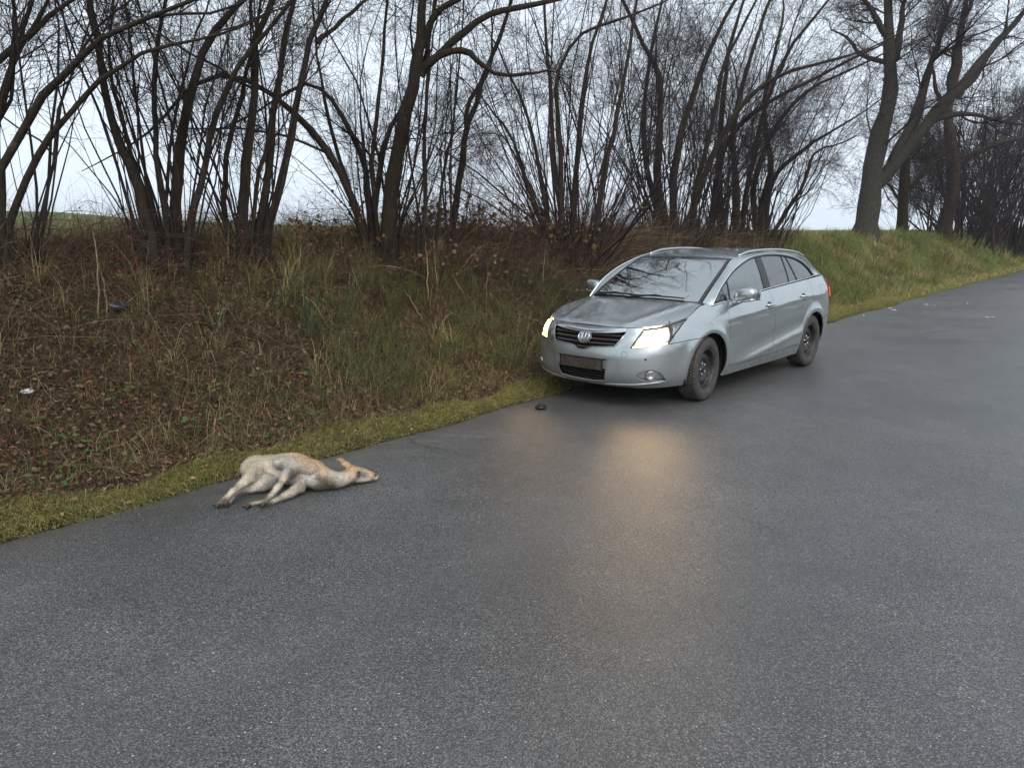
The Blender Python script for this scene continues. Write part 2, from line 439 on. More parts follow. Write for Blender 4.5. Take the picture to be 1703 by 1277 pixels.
def LV(a=1.0, big=1.0, up=.05, ang=.62, fine=1.0, rm=.0021, th=1.0):
    """four levels of branching; a scales the counts, big the lengths"""
    return [dict(n=int(38 * a), S=5, K=9, t0=.25, ang=ang, lens=(.8 * big, 2.6 * big), ratio=.7, up=up, wig=.14, rk=.0085 * th, rmin=.006 * th),
            dict(n=int(330 * a), S=4, K=7, t0=.10, ang=.65, lens=(.4 * big, 1.35 * big), ratio=.75, up=up * .7, wig=.17, rk=.0055 * th, rmin=.0040 * th),
            dict(n=int(2000 * a * fine), S=3, K=5, t0=.08, ang=.68, lens=(.22 * big, .75 * big), ratio=.8, up=up * .6, wig=.19, rk=.0045 * th, rmin=rm * 1.25),
            dict(n=int(4600 * a * fine), S=3, K=4, t0=.05, ang=.70, lens=(.10 * big, .36 * big), ratio=.8, up=.02, wig=.2, rk=.0035, rmin=rm)]
def trace(pts, D, lean=0.0, ground=True):
    """a stem followed in the photograph, set at horizontal distance D (leaning towards or away by lean per metre of height)"""
    out = []
    for k, (px, py) in enumerate(pts):
        p = at_h(px, py, D); h = max(0, p[2] - 1.5)
        out.append(at_h(px, py, D + lean * h))
    if ground:
        p = out[0].copy(); p[2] = gh(p[0], p[1]) - .12
        if out[0][2] > p[2] + .05: out.insert(0, p)
        else: out[0] = p
    return np.array(out)
def Dof(x, y): return -math.sin(YAW) * x + math.cos(YAW) * y      # horizontal distance in front of the camera
def base_for(px, x=-7.55):
    """where the column px of the view crosses the crest line x"""
    d = ray(px, 382); k = x / d[0]; return x, float(d[1] * k)
def traced(name, label, cat, px, x, stems, seed, group, levels, **kw):
    bx, by = base_for(px, x); D = Dof(bx, by)
    g = np.random.default_rng(seed + 100)
    ss = []
    for pts, w0, w1, *ex in stems:
        dd = D + g.normal(0, .10)
        free = len(ex) > 0 and ex[0] == 'limb'
        ln = g.normal(-.05, .10) if not free else 0
        P = trace(pts, dd if not free else D, ln, not free)
        if free and ss:                                  # a limb starts on the stem it leaves
            S_ = np.concatenate([resample(q[0], 60) for q in ss]); u1 = unit(S_ - CAM); u0 = unit(P[0] - CAM); k = int(np.argmax(u1 @ u0)); P = P + (S_[k] - P[0])
        ss.append((P, w0 / 2 * D / FPX, w1 / 2 * D / FPX))
    return tree(name, label, cat, (bx, by), ss, levels, seed, group, **kw)

G_trees = 'bare trees on the crest of the bank'
traced('bare_tree', 'bare multi-stemmed tree beside the rosehip thicket, its stems arching over the bank', 'tree', 8, -7.5, [
    ([(2, 372), (7, 292), (26, 240), (67, 166), (116, 116), (169, 67), (225, 42), (290, 18)], 17, 5),
    ([(14, 380), (32, 324), (67, 243), (102, 197), (141, 155), (197, 109), (254, 81), (315, 66)], 13, 4),
    ([(-12, 380), (-4, 250), (2, 190), (21, 120), (46, 35), (62, -20)], 15, 8),
    ([(-40, 370), (-55, 250), (-40, 190), (0, 106), (53, 67), (95, 28), (160, -15)], 17, 7),
    ([(-30, 375), (-30, 260), (0, 160), (28, 80), (60, 30), (75, -20)], 12, 6)], 21, G_trees, LV(1.15, .95), shoots=16)
traced('bare_tree', 'bare tree of five straight stems fanning up behind the red rosehips', 'tree', 276, -7.45, [
    ([(247, 398), (225, 338), (208, 278), (183, 218), (169, 155), (162, 88), (151, 10), (148, -60)], 18, 9),
    ([(292, 392), (292, 317), (301, 211), (314, 148), (338, 70), (370, 21), (391, 0), (425, -40)], 21, 9),
    ([(303, 390), (321, 303), (338, 225), (352, 158), (380, 95), (416, 53), (454, 10), (485, -30)], 13, 6),
    ([(278, 390), (264, 300), (259, 211), (257, 148), (268, 60), (282, 0), (292, -50)], 11, 6),
    ([(262, 386), (243, 282), (225, 211), (208, 148), (201, 70), (204, 0)], 9, 3),
    ([(270, 388), (272, 300), (283, 220), (290, 150), (300, 80), (318, 20)], 7, 3)], 22, G_trees, LV(1.15, .85, .07), shoots=34, shoot_h=(1.6, 4.2))
traced('bare_tree', 'bare tree of four steep stems where the rough dry grass begins', 'tree', 412, -7.4, [
    ([(402, 416), (402, 317), (409, 240), (423, 158), (428, 70), (451, 0), (465, -40)], 19, 9),
    ([(433, 402), (451, 310), (462, 197), (483, 113), (497, 42), (515, -20)], 15, 7),
    ([(444, 398), (469, 317), (490, 218), (511, 141), (529, 70), (553, 0), (568, -40)], 16, 8),
    ([(531, 78), (557, 53), (600, 14), (650, -25)], 8, 4, 'limb'),
    ([(385, 400), (368, 335), (374, 247), (391, 169), (412, 106), (430, 40), (436, -10)], 10, 4),
    ([(420, 408), (425, 330), (440, 250), (452, 160), (475, 60), (490, 0)], 8, 4)], 23, G_trees, LV(1.15, .85, .06), shoots=30, shoot_h=(1.2, 3.6))
traced('bare_tree', 'thick-stemmed bare tree with limbs arching low to both sides', 'tree', 632, -7.35, [
    ([(648, 405), (655, 317), (669, 247), (687, 169), (701, 116), (708, 53), (711, 0), (716, -50)], 29, 12),
    ([(606, 395), (588, 324), (560, 268), (532, 225), (500, 190), (472, 162), (440, 141), (405, 122), (378, 121), (328, 146), (285, 186)], 14, 4),
    ([(620, 400), (609, 282), (595, 240), (577, 197), (553, 162), (521, 141), (495, 143), (460, 165)], 13, 4),
    ([(701, 118), (725, 99), (775, 85), (803, 102), (831, 123), (888, 120)], 12, 4, 'limb'),
    ([(706, 85), (725, 35), (765, 5), (805, -22)], 12, 7, 'limb'),
    ([(697, 125), (747, 70), (800, 28), (852, 14), (916, 0), (970, -10)], 13, 6, 'limb'),
    ([(616, 400), (630, 247), (651, 190), (676, 134), (694, 99), (703, 30)], 12, 5),
    ([(628, 402), (622, 330), (618, 250), (632, 160), (640, 60), (650, -20)], 9, 4),
    ([(600, 395), (575, 310), (553, 240), (535, 130), (525, 60), (520, 0)], 8, 3)], 24, G_trees, LV(1.35, .95, .045), shoots=36, shoot_h=(1.2, 3.4))
traced('slender_tree', 'slender dark forked sapling in the gap right of the thick-stemmed tree', 'tree', 755, -7.6, [
    ([(754, 395), (761, 317), (769, 240), (775, 211), (792, 169), (806, 123), (832, 60), (850, 0)], 13, 5),
    ([(768, 242), (768, 176), (785, 144), (800, 118), (806, 60)], 8, 4, 'limb')], 25, G_trees, LV(.4, .75, .05), shoots=5)
traced('slender_tree', 'thin straight pole-like sapling rooted low on the bank front', 'tree', 701, -6.85, [
    ([(699, 440), (701, 282), (704, 158), (706, 70), (712, -10)], 9, 5)], 26, G_trees, LV(.30, .7, .05), shoots=4)
traced('slender_tree', 'thin leaning sapling between the pole-like one and the forked one', 'tree', 727, -7.2, [
    ([(724, 410), (735, 340), (747, 282), (761, 204), (770, 120), (776, 40)], 6, 3)], 27, G_trees, LV(.26, .65, .05), shoots=5)
# thin bush and the dense thicket behind the car
def fan(name, label, px, x, seed, shoots, h, spread, a, big, m=None, r=.012, base=.35, up=.03, stems=(), fine=1.0, ang=.5, cat='shrub', group='bare bushes along the bank'):
    bx, by = base_for(px, x); D = Dof(bx, by); g = np.random.default_rng(seed + 7)
    ss = [(trace(p, D + g.normal(0, .15), g.normal(-.03, .08)), w0 / 2 * D / FPX, w1 / 2 * D / FPX) for p, w0, w1 in stems]
    return tree(name, label, cat, (bx, by), ss, LV(a * 1.35, big, .04, ang, fine, .0021 * max(1, D / 11), 1.0 + .25 * (D > 13)), seed, group, m_tw=m or M_twig_p, shoots=int(shoots * 1.35), shoot_h=h, shoot_spread=spread, shoot_r=r * .62, shoot_base=base, shoot_up=up)
fan('bare_bush', 'sparse low bush of thin reddish shoots right of the forked sapling', 838, -7.0, 31, 26, (.8, 2.1), .55, .30, .55, M_twig_red, .007)
fan('bare_thicket', 'widest dense thicket of fanning stems behind the car bonnet', 958, -7.3, 32, 90, (1.8, 5.2), 1.0, 1.5, .9, None, .017, .55, .05, [
    ([(930, 425), (931, 330), (928, 210), (926, 124), (954, 63), (1021, 35)], 11, 4),
    ([(960, 430), (958, 330), (968, 200), (985, 90), (1010, 10)], 12, 5),
    ([(985, 430), (1000, 320), (1015, 210), (1035, 110), (1050, 20)], 11, 5),
    ([(915, 430), (890, 340), (862, 260), (840, 210), (815, 180)], 9, 3),
    ([(925, 430), (905, 330), (890, 230), (860, 150), (840, 110)], 9, 3),
    ([(945, 430), (925, 300), (912, 190), (905, 90), (900, 0)], 10, 4)])
fan('bare_thicket', 'tall mossy thicket rising behind the car roof with long limbs swept to the right', 1120, -7.5, 33, 70, (2, 6.0), .7, 1.7, 1.1, None, .020, .6, .05, [
    ([(1116, 395), (1095, 310), (1099, 206), (1095, 124), (1070, 83), (1040, 20)], 14, 5),
    ([(1136, 392), (1165, 310), (1198, 231), (1243, 165), (1305, 124), (1375, 103)], 12, 4),
    ([(1124, 390), (1124, 289), (1157, 173), (1186, 83), (1222, 10)], 14, 6),
    ([(1100, 392), (1078, 300), (1068, 200), (1080, 90), (1100, 0)], 11, 5),
    ([(1150, 392), (1158, 300), (1180, 200), (1195, 110), (1230, 40)], 11, 5)])
fan('bare_thicket', 'bare thicket between the mossy thicket and the last small one', 1215, -7.5, 34, 44, (2.2, 6.2), .6, 1.35, 1.2, None, .020, .5, .05, [
    ([(1223, 388), (1223, 289), (1219, 227), (1240, 120), (1272, 30)], 13, 5),
    ([(1182, 388), (1206, 248), (1264, 182), (1351, 136), (1425, 98)], 11, 4),
    ([(1200, 388), (1195, 280), (1205, 180), (1215, 90), (1245, 0)], 12, 5),
    ([(1235, 390), (1250, 280), (1275, 180), (1320, 80), (1370, 20)], 10, 4)])
fan('bare_thicket', 'small bare thicket bordering the green grass of the bank behind the car', 1272, -7.4, 35, 36, (1.6, 5.4), .8, 1.2, 1.15, None, .018, .5, .05, [
    ([(1264, 396), (1268, 330), (1281, 281), (1272, 186), (1292, 80)], 12, 5),
    ([(1272, 394), (1285, 297), (1330, 248), (1400, 204)], 10, 3),
    ([(1281, 396), (1330, 314), (1351, 256), (1378, 246)], 8, 3),
    ([(1258, 394), (1255, 300), (1300, 200), (1350, 150), (1410, 120)], 10, 4)])
# the old tree on the green bank and those behind it
traced('old_tree', 'big old tree with a stout grey trunk forking low on the green bank', 'tree', 1442, -7.6, [
    ([(1437, 402), (1444, 350), (1452, 310), (1454, 268), (1458, 231), (1471, 186), (1475, 132), (1471, 62), (1475, 0), (1478, -40)], 37, 9),
    ([(1456, 310), (1475, 289), (1516, 239), (1566, 178), (1619, 124), (1660, 78), (1710, 20)], 24, 8, 'limb'),
    ([(1478, 285), (1495, 240), (1524, 182), (1537, 124), (1557, 83), (1576, 25)], 15, 6, 'limb'),
    ([(1475, 140), (1490, 112), (1508, 62), (1526, -10)], 15, 8, 'limb'),
    ([(1474, 110), (1450, 106), (1432, 97), (1413, 70), (1400, 62)], 9, 4, 'limb'),
    ([(1472, 60), (1458, 25), (1435, -8)], 11, 7, 'limb'),
    ([(1580, 160), (1590, 110), (1600, 60), (1622, 0)], 10, 5, 'limb'),
    ([(1540, 205), (1580, 190), (1630, 190), (1690, 200)], 10, 4, 'limb')], 41, 'old trees further up the road', LV(2.5, 1.4, .02, .75, rm=.0055, th=1.7), m_bark=M_bark_far, m_tw=M_twig_p, S=12, stem_wig=.05)
traced('bare_tree', 'slim dark tree standing just behind the big old forked trunk', 'tree', 1503, -8.2, [
    ([(1499, 396), (1504, 305), (1508, 248), (1530, 180), (1545, 120)], 20, 7),
    ([(1508, 330), (1530, 300), (1560, 270), (1590, 262)], 9, 4, 'limb'), ([(1500, 340), (1480, 310), (1465, 290)], 6, 3, 'limb')], 42, 'old trees further up the road', LV(1.0, 1.2, .04, rm=.0055, th=1.5), m_bark=M_bark, shoots=14, shoot_h=(2, 5), shoot_spread=.9)
traced('old_tree', 'dark leaning tree with brushy foot and a limb reaching over the road', 'tree', 1568, -7.5, [
    ([(1566, 402), (1586, 314), (1582, 206), (1590, 165), (1602, 80), (1610, 10)], 22, 7),
    ([(1588, 300), (1600, 281), (1660, 248), (1720, 228)], 13, 6, 'limb'),
    ([(1584, 200), (1560, 150), (1548, 110)], 10, 4, 'limb'), ([(1588, 160), (1625, 120), (1660, 60)], 12, 5, 'limb')], 43, 'old trees further up the road', LV(1.7, 1.5, .03, .7, rm=.007, th=1.7), m_bark=M_bark, m_tw=M_twig_p, shoots=40, shoot_h=(1.5, 4), shoot_spread=1.0, shoot_base=.9, S=10, stem_wig=.06)
hedge = [(1602, -7.6, 7.5, 'dark thicket next to the leaning tree with the overhanging limb'), (1634, -7.2, 8.5, 'tall thicket second beyond the leaning tree along the road'),
         (1660, -7.0, 8.5, 'tall thicket third beyond the leaning tree along the road'), (1680, -6.6, 9.0, 'thicket fourth beyond the leaning tree, at the road bend'),
         (1697, -6.3, 9.5, 'farthest tall thicket closing off the view up the road')]
for k, (px, x, h, lab) in enumerate(hedge):
    bx, by = base_for(px, x)
    tree('bare_thicket', lab, 'shrub', (bx, by), [], LV(.75, 2.0, .03, .6, fine=1.1, rm=.009), 51 + k, 'thickets lining the far roadside', m_tw=M_twig_p, shoots=60, shoot_h=(h * .4, h), shoot_spread=.8, shoot_r=.035, shoot_base=1.6)
# trees on the other verge, mirrored in the glass of the car
for k, (x, y, h, lab) in enumerate([(5.2, -2.0, 6.5, 'bare tree on the opposite verge nearest the spot the view is from'), (6.0, 7.5, 6.0, 'bare tree on the opposite verge across from the car'), (5.5, 20.0, 6.5, 'bare tree on the opposite verge farther up the road')]):
    g = np.random.default_rng(80 + k); z = gh(x, y)
    ss = []
    for j in range(4):
        a = g.uniform(0, 6.28); tip = np.array([x + 1.3 * math.cos(a) - .8, y + 1.3 * math.sin(a), z + h])
        ss.append((np.array([[x, y, z - .1], [x + .1 * math.cos(a), y + .1 * math.sin(a), z + 1.2], (tip + [x, y, z]) / 2 - [.0, 0, -.3], tip]), .09, .03))
    tree('bare_tree', lab, 'tree', (x, y), ss, LV(.55, 1.5, .03, .7, fine=.6, rm=.004), 90 + k, 'bare trees on the opposite verge')
# ------------------------------------------------------------------ ground cover
M_grass = tinted('grass_blades', .75, .2, .25, 40, .25)
M_leaf = tinted('dead_leaves', .75, .25, .15, 70, .35)
M_stalk = tinted('dry_stalks', .8, .2, 0, 30, .3)
def on_land(x, y, dz=0.0): return np.stack([x, y, land(x, y) + dz], -1)
def blades(P, az, lean, L, w, droop, col, K=4, dark=.55):
    n = len(P)
    h = np.stack([np.cos(az), np.sin(az), np.zeros(n)], 1); side = np.stack([-np.sin(az), np.cos(az), np.zeros(n)], 1)
    a = lean.copy(); Q = np.zeros((n, K, 3)); Q[:, 0] = P
    for k in range(1, K):
        d = h * np.sin(a)[:, None] + np.array([0, 0, 1]) * np.cos(a)[:, None]
        Q[:, k] = Q[:, k - 1] + d * (L / (K - 1))[:, None]; a = np.minimum(a + droop, 2.3)
    gz = land(Q[..., 0], Q[..., 1]) + .006
    Q[..., 2] = np.maximum(Q[..., 2], gz); Q[:, 0] = P - [0, 0, .02]
    ww = w[:, None] * np.linspace(1, .12, K) ** .8
    V = np.stack([Q - side[:, None] * ww[..., None] / 2, Q + side[:, None] * ww[..., None] / 2], 2)
    i = np.arange(n * K * 2).reshape(n, K, 2)
    F = np.stack([i[:, :-1, 0], i[:, :-1, 1], i[:, 1:, 1], i[:, 1:, 0]], -1).reshape(-1, 4)
    C = np.repeat(np.repeat(col[:, None, None], K, 1), 2, 2).reshape(-1, 3)
    return V.reshape(-1, 3), F, C
def pick(g, n, pal, wts, jit=.22):
    pal = np.array(pal); c = pal[g.choice(len(pal), n, p=np.array(wts) / sum(wts))]
    return c * g.uniform(1 - jit, 1 + jit, (n, 1)) * g.uniform(.93, 1.07, (n, 3))
STRAW, OLIVE, GREEN, BLUEG, BROWN, RUST, YEL = (.42, .325, .175), (.185, .170, .066), (.090, .135, .042), (.115, .155, .085), (.125, .083, .048), (.165, .082, .038), (.42, .385, .115)
def merge(parts):
    V, F, C, o = [], [], [], 0
    for v, f, c in parts: V.append(v); F.append(f + o); C.append(c); o += len(v)
    return np.concatenate(V), np.concatenate(F), np.concatenate(C)
def clumps(g, nc, per, yr, dr, Lr, wr, pal, wts, spread=.10, droop=(.25, .6), bias=None):
    yc = g.uniform(*yr, nc); dc = g.uniform(*dr, nc)
    if bias is not None:
        keep = g.random(nc) < bias(yc, dc); yc, dc = yc[keep], dc[keep]; nc = len(yc)
    if nc == 0: nc = 1; yc = np.array([sum(yr) / 2]); dc = np.array([sum(dr) / 2])
    cc = pick(g, nc, pal, wts); sz = g.uniform(.6, 1.35, nc)
    n = nc * per; ci = np.repeat(np.arange(nc), per)
    a = g.uniform(0, 6.283, n); r = spread * np.abs(g.normal(0, .6, n)) * sz[ci]
    y = yc[ci] + r * np.sin(a); x = edge_x(y) - dc[ci] - r * np.cos(a) * -1
    az = np.arctan2(np.sin(a) * .9 + g.normal(0, .35, n), np.cos(a) + .55 + g.normal(0, .35, n))     # the slope lets blades hang towards the road
    L = g.uniform(*Lr, n) * sz[ci]; w = g.uniform(*wr, n)
    col = cc[ci] * g.uniform(.7, 1.3, (n, 1))
    mix = g.random(n) < .25; col[mix] = pick(g, int(mix.sum()), pal, wts)
    return blades(on_land(x, y), az, np.abs(g.normal(.55, .35, n)), L, w, g.uniform(*droop, n), col)
g = np.random.default_rng(71)
def band(a, b, s): return lambda y, d: sstep(a - s, a + s, y) * sstep(b + s, b - s, y)
parts = [
    # dry straw tussocks on the shoulder of the bank
    clumps(g, 230, 46, (-1, 14), (1.9, 3.5), (.25, .62), (.003, .0065), [STRAW, OLIVE, BROWN], [5, 3, 2], .12, bias=lambda y, d: .35 + .65 * sstep(3.3, 4.2, y) * sstep(8, 6, y)),
    clumps(g, 380, 40, (2.6, 12), (.5, 2.3), (.16, .40), (.003, .006), [OLIVE, GREEN, BLUEG, STRAW, BROWN], [4.5, 4, 3, 2.0, 2.4], .12, bias=lambda y, d: .2 + .8 * sstep(3.6, 5.2, y)),
    clumps(g, 230, 26, (-1, 6), (.3, 2.6), (.08, .26), (.003, .006), [STRAW, BROWN, OLIVE, RUST], [3, 4, 2.5, 1.5], .13),
    clumps(g, 150, 46, (4.3, 9.8), (.5, 2.2), (.18, .40), (.004, .007), [BLUEG, GREEN, OLIVE], [1.8, 4, 3], .13),
    # low rough growth everywhere
    clumps(g, 2100, 12, (-1, 16), (.24, 3.6), (.05, .18), (.003, .006), [BROWN, OLIVE, RUST, GREEN, STRAW], [5, 3.5, 2, 2, 1.5], .16),
    clumps(g, 2700, 15, (-1, 10), (.26, 3.1), (.10, .32), (.002, .0045), [BROWN, STRAW, OLIVE, RUST, (.07, .05, .035)], [4, 2.6, 3, 1.6, 3], .22, (.5, .9)),
    clumps(g, 260, 34, (1, 9), (2.9, 5.0), (.25, .6), (.003, .006), [STRAW, OLIVE, BROWN], [4, 4, 1], .16)]
v, f, c = merge(parts)
o = mk('bank_grass', v, f, M_grass, None, False, c); tag(o, 'rough tussocks of straw and olive grass over the brown roadside bank', 'grass', kind='stuff')
# matted yellow-green verge beside the tar
n = 72000
y = 1.0 + 21 * g.random(n) ** 1.35 - 2; d = -.07 + (.33 + .10 * np.sin(y * 2.1) + .08 * np.sin(y * 5.3 + 1)) * g.random(n)
x = edge_x(y) - d
col = pick(g, n, [YEL, OLIVE, (.235, .215, .075), GREEN, STRAW], [5, 3.5, 3, 1.2, 1.2])
v, f, c = blades(on_land(x, y), g.normal(.35, .8, n), np.abs(g.normal(.8, .35, n)), g.uniform(.04, .12, n) * (1 + y * .03), g.uniform(.0022, .0042, n) * (1 + y * .05), g.uniform(.25, .6, n), col)
o = mk('verge_grass', v, f, M_grass, None, False, c); tag(o, 'short matted yellow-green grass strip along the edge of the tar', 'grass', kind='stuff')
# greener turf on the bank behind the car
n = 60000
y = 12.5 + 60 * g.random(n) ** 2.2; d = .3 + 3.6 * g.random(n)
k = wob(edge_x(y) - d, y, .9)
col = np.where((k > .25)[:, None], pick(g, n, [(.25, .23, .08), STRAW, RUST], [4, 2, .8]), pick(g, n, [(.150, .215, .058), (.195, .24, .070), OLIVE], [4, 3, 2]))
x = edge_x(y) - d
k2 = wob(x * 1.3, y * .8, 2.6); col = col * (1 + .30 * k2)[:, None] * np.where((k2 < -.45)[:, None], [.75, .62, .55], [1, 1, 1])
v, f, c = blades(on_land(x, y), g.normal(.4, .9, n), np.abs(g.normal(.5, .3, n)), g.uniform(.08, .24, n) * (1 + .5 * np.clip(wob(x, y, 3.5), -1, 1.2)) * (1 + (y - 12) * .012), g.uniform(.005, .010, n) * (1 + (y - 12) * .045), g.uniform(.2, .5, n), col, 3)
vv, ff, c2 = clumps(g, 420, 26, (12.5, 34), (.45, 3.4), (.14, .42), (.008, .014), [(.20, .185, .065), STRAW, RUST, (.115, .165, .046), BROWN], [4, 2.5, 1.5, 4, 2], .30)
f4 = f if f.shape[1] == 4 else f
v, f, c = merge([(v, f4, c), (vv, ff, c2)])
o = mk('turf', v, f, M_grass, None, False, c); tag(o, 'green grass with brown patches on the bank behind the car', 'grass', kind='stuff')
n = 14000
y = 14 + 70 * g.random(n) ** 1.8; d = -.02 + .6 * g.random(n); x = edge_x(y) - d
v, f, c = blades(on_land(x, y), g.normal(.35, .8, n), np.abs(g.normal(.7, .3, n)), g.uniform(.06, .14, n) * (1 + (y - 12) * .012), g.uniform(.006, .011, n) * (1 + (y - 14) * .05), g.uniform(.2, .5, n), pick(g, n, [YEL, OLIVE, STRAW], [3, 3, 1.5]), 3)
o = mk('far_verge_grass', v, f, M_grass, None, False, c); tag(o, 'yellowed grass margin along the road behind the car', 'grass', kind='stuff')
# leaf litter: small curled plates
def litter(n, yr, dr, size, pal, wts, keep=None, ypow=1.0):
    y = yr[0] + (yr[1] - yr[0]) * g.random(n) ** ypow; d = g.uniform(*dr, n)
    if keep is not None:
        m = g.random(n) < keep(y, d); y, d = y[m], d[m]; n = len(y)
    x = edge_x(y) - d; P = on_land(x, y, 0) + np.stack([np.zeros(n), np.zeros(n), g.uniform(.004, .035, n)], 1)
    u = unit(g.normal(size=(n, 3)) * [1, 1, .45]); nn = unit(g.normal(size=(n, 3)) * [.7, .7, .5] + [.35, 0, .8]); w = unit(np.cross(nn, u)); nn = np.cross(u, w)
    s = (g.uniform(*size, n))[:, None]; b = s * g.uniform(-.25, .45, (n, 1))
    V = np.stack([P - u * s, P - w * s * .55 + nn * b, P + u * s * .15 + nn * b * .25, P + w * s * .55 + nn * b, P - w * s * .35 + u * s * .7 + nn * b * .6, P + u * s * 1.15 + nn * b * .4, P + w * s * .35 + u * s * .7 + nn * b * .6], 1)
    i = (np.arange(n) * 7)[:, None]
    F = np.concatenate([i + [0, 1, 2, 3], i + [1, 4, 5, 2], i + [2, 5, 6, 3]], 0)
    return V.reshape(-1, 3), F, np.repeat(pick(g, n, pal, wts, .35), 7, 0)
LB = [(.100, .056, .033), (.062, .038, .025), (.155, .092, .052), (.25, .16, .095), (.135, .055, .029)]
v, f, c = merge([litter(26000, (-1, 5.6), (.28, 3.4), (.010, .028), LB, [4, 4, 3, 1, 1.6], lambda y, d: .25 + .75 * sstep(5.2, 3.0, y)),
                 litter(14000, (4, 14), (.4, 3.4), (.012, .032), LB, [4, 4, 2, .8, 1]),
                 litter(1500, (0, 9), (.0, .5), (.010, .022), LB, [3, 2, 4, 3, 2])])
o = mk('leaf_litter', v, f, M_leaf, None, False, c); tag(o, 'brown fallen leaves lying thick over the bank', 'leaves', kind='stuff')
v, f, c = merge([litter(5200, (-.5, 11), (.3, 2.6), (.012, .030), [(.055, .095, .028), (.075, .115, .035), (.11, .12, .035), (.14, .06, .03)], [4, 3, 2, .6], lambda y, d: .15 + .85 * (wob(y, d * 2, 1.9) > .25))])
v[:, 2] += .025
o = mk('ground_ivy', v, f, M_leaf, None, False, c); tag(o, 'patches of small green weeds creeping between the dead leaves', 'weeds', kind='stuff')
# tangle of dead stems
def tangle(n, yr, dr, Lr, rr, up, keep=None, S=3, K=6, spread=1.0):
    y = g.uniform(*yr, n); d = g.uniform(*dr, n)
    if keep is not None:
        m = g.random(n) < keep(y, d); y, d = y[m], d[m]; n = len(y)
    P = np.zeros((n, K, 3)); P[:, 0] = on_land(edge_x(y) - d, y, -.03)
    dr_ = unit(g.normal(0, spread, (n, 3)) * [1, 1, .5] + [.25, 0, up]); L = g.uniform(*Lr, n); bend = g.normal(0, .12, (n, 3)) + [.05, 0, -.10]
    for k in range(1, K):
        dr_ = unit(dr_ + bend + g.normal(0, .10, (n, 3))); P[:, k] = P[:, k - 1] + dr_ * (L / (K - 1))[:, None]
    P[:, 1:, 2] = np.maximum(P[:, 1:, 2], land(P[:, 1:, 0], P[:, 1:, 1]) + .01)
    r = g.uniform(*rr, n)[:, None] * np.linspace(1, .35, K)
    v, q = tubes(P, r, S); return v, q, np.repeat(pick(g, n, [(.095, .047, .034), (.062, .040, .031), (.115, .070, .047), (.30, .235, .15)], [4, 3.5, 2.4, 1.3], .3), K * S, 0)
v, f, c = merge([tangle(5200, (-1, 13), (1.3, 3.4), (.35, 1.15), (.0012, .0034), .9, lambda y, d: .25 + .75 * sstep(5.0, 7, y) + .5 * sstep(3.6, 2.4, y)),
                 tangle(5200, (-1, 12), (.4, 2.6), (.12, .55), (.0012, .003), .22),
                 tangle(6500, (-1, 11), (.3, 3.2), (.10, .40), (.0010, .0024), .12, None, 3, 5, 1.2),
                 tangle(3600, (7.0, 17), (1.9, 3.3), (.5, 1.5), (.0015, .0042), 1.1)])
o = mk('dead_stems', v, f, M_stalk, None, True, c); tag(o, 'tangle of thin red-brown dead stems on the upper bank', 'undergrowth', kind='stuff')

# ------------------------------------------------------------------ single plants
M_green = tinted('weed_leaf', .55, .35, .2, 30, .3)
def on_bank(px, py, lo=-9.0):
    """first point of the view line through a pixel that meets the ground"""
    d = ray(px, py); ts = np.linspace(2, 45, 6000); P = CAM + d[None] * ts[:, None]
    hit = np.nonzero(P[:, 2] <= land(P[:, 0], P[:, 1]))[0]
    return P[hit[0]] if len(hit) else P[-1]
def leaf_cards(P, u, nn, s, col, asp=.45):
    w = unit(np.cross(nn, u)); s = s[:, None]; n = len(P)
    V = np.stack([P, P + u * s * .45 - w * s * asp, P + u * s * .5 - nn * s * .08, P + u * s * .45 + w * s * asp, P + u * s], 1)
    i = (np.arange(n) * 5)[:, None]
    return V.reshape(-1, 3), np.concatenate([i + [0, 1, 2, 2], i + [0, 2, 3, 3], i + [1, 4, 2, 2], i + [2, 4, 3, 3]], 0)[:, :3], np.repeat(col, 5, 0)
for k, (px, py, n, s, cc, lab) in enumerate([(134, 730, 22, .075, (.085, .150, .035), 'bright green broad-leaved weed on the brown lower bank left of the deer'),
                                     (308, 716, 34, .050, (.075, .115, .040), 'spreading small-leaved green weed above the deer hindquarters'),
                                     (560, 470, 40, .07, (.050, .085, .030), 'dark green bramble patch below the thick-stemmed tree'),
                                     (640, 495, 44, .07, (.050, .085, .030), 'dark green bramble patch right of the other one, mid bank'),
                                     (270, 505, 24, .05, (.085, .12, .035), 'small green weed beside the bare earth hollow'),
                                     (515, 700, 26, .055, (.055, .095, .032), 'leafy weed low on the bank near the verge, between deer and car'),
                                     (765, 590, 26, .05, (.07, .10, .05), 'greyish weed mid bank in the green tussocks')]):
    p = on_bank(px, py); q = empty('leafy_weed', p); tag(q, lab, 'weed', 'green weeds on the bank')
    a = g.uniform(0, 6.28, n); rr = np.abs(g.normal(0, s * 1.6, n))
    B = np.stack([rr * np.cos(a), rr * np.sin(a) * 1.3, np.zeros(n)], 1); B[:, 2] = land(p[0] + B[:, 0], p[1] + B[:, 1]) - p[2] + g.uniform(.02, .06, n)
    u = unit(np.stack([np.cos(a), np.sin(a), g.uniform(-.1, .5, n)], 1)); nn = unit(np.cross(u, np.stack([-np.sin(a), np.cos(a), g.normal(0, .3, n)], 1)))
    nn = np.where(nn[:, 2:] < 0, -nn, nn)
    v, f, c = leaf_cards(B, u, nn, g.uniform(.6, 1.2, n) * s, pick(g, n, [cc], [1], .3))
    lf = mk('leaves', v, f, M_green, q, False, c)
    v, qd = tubes(np.stack([np.zeros((n, 3)) - [0, 0, .03], B * .6 + [0, 0, .02], B], 1), np.full((n, 3), .0015), 3)
    mk('stem', v, qd, M_twig_red, q)
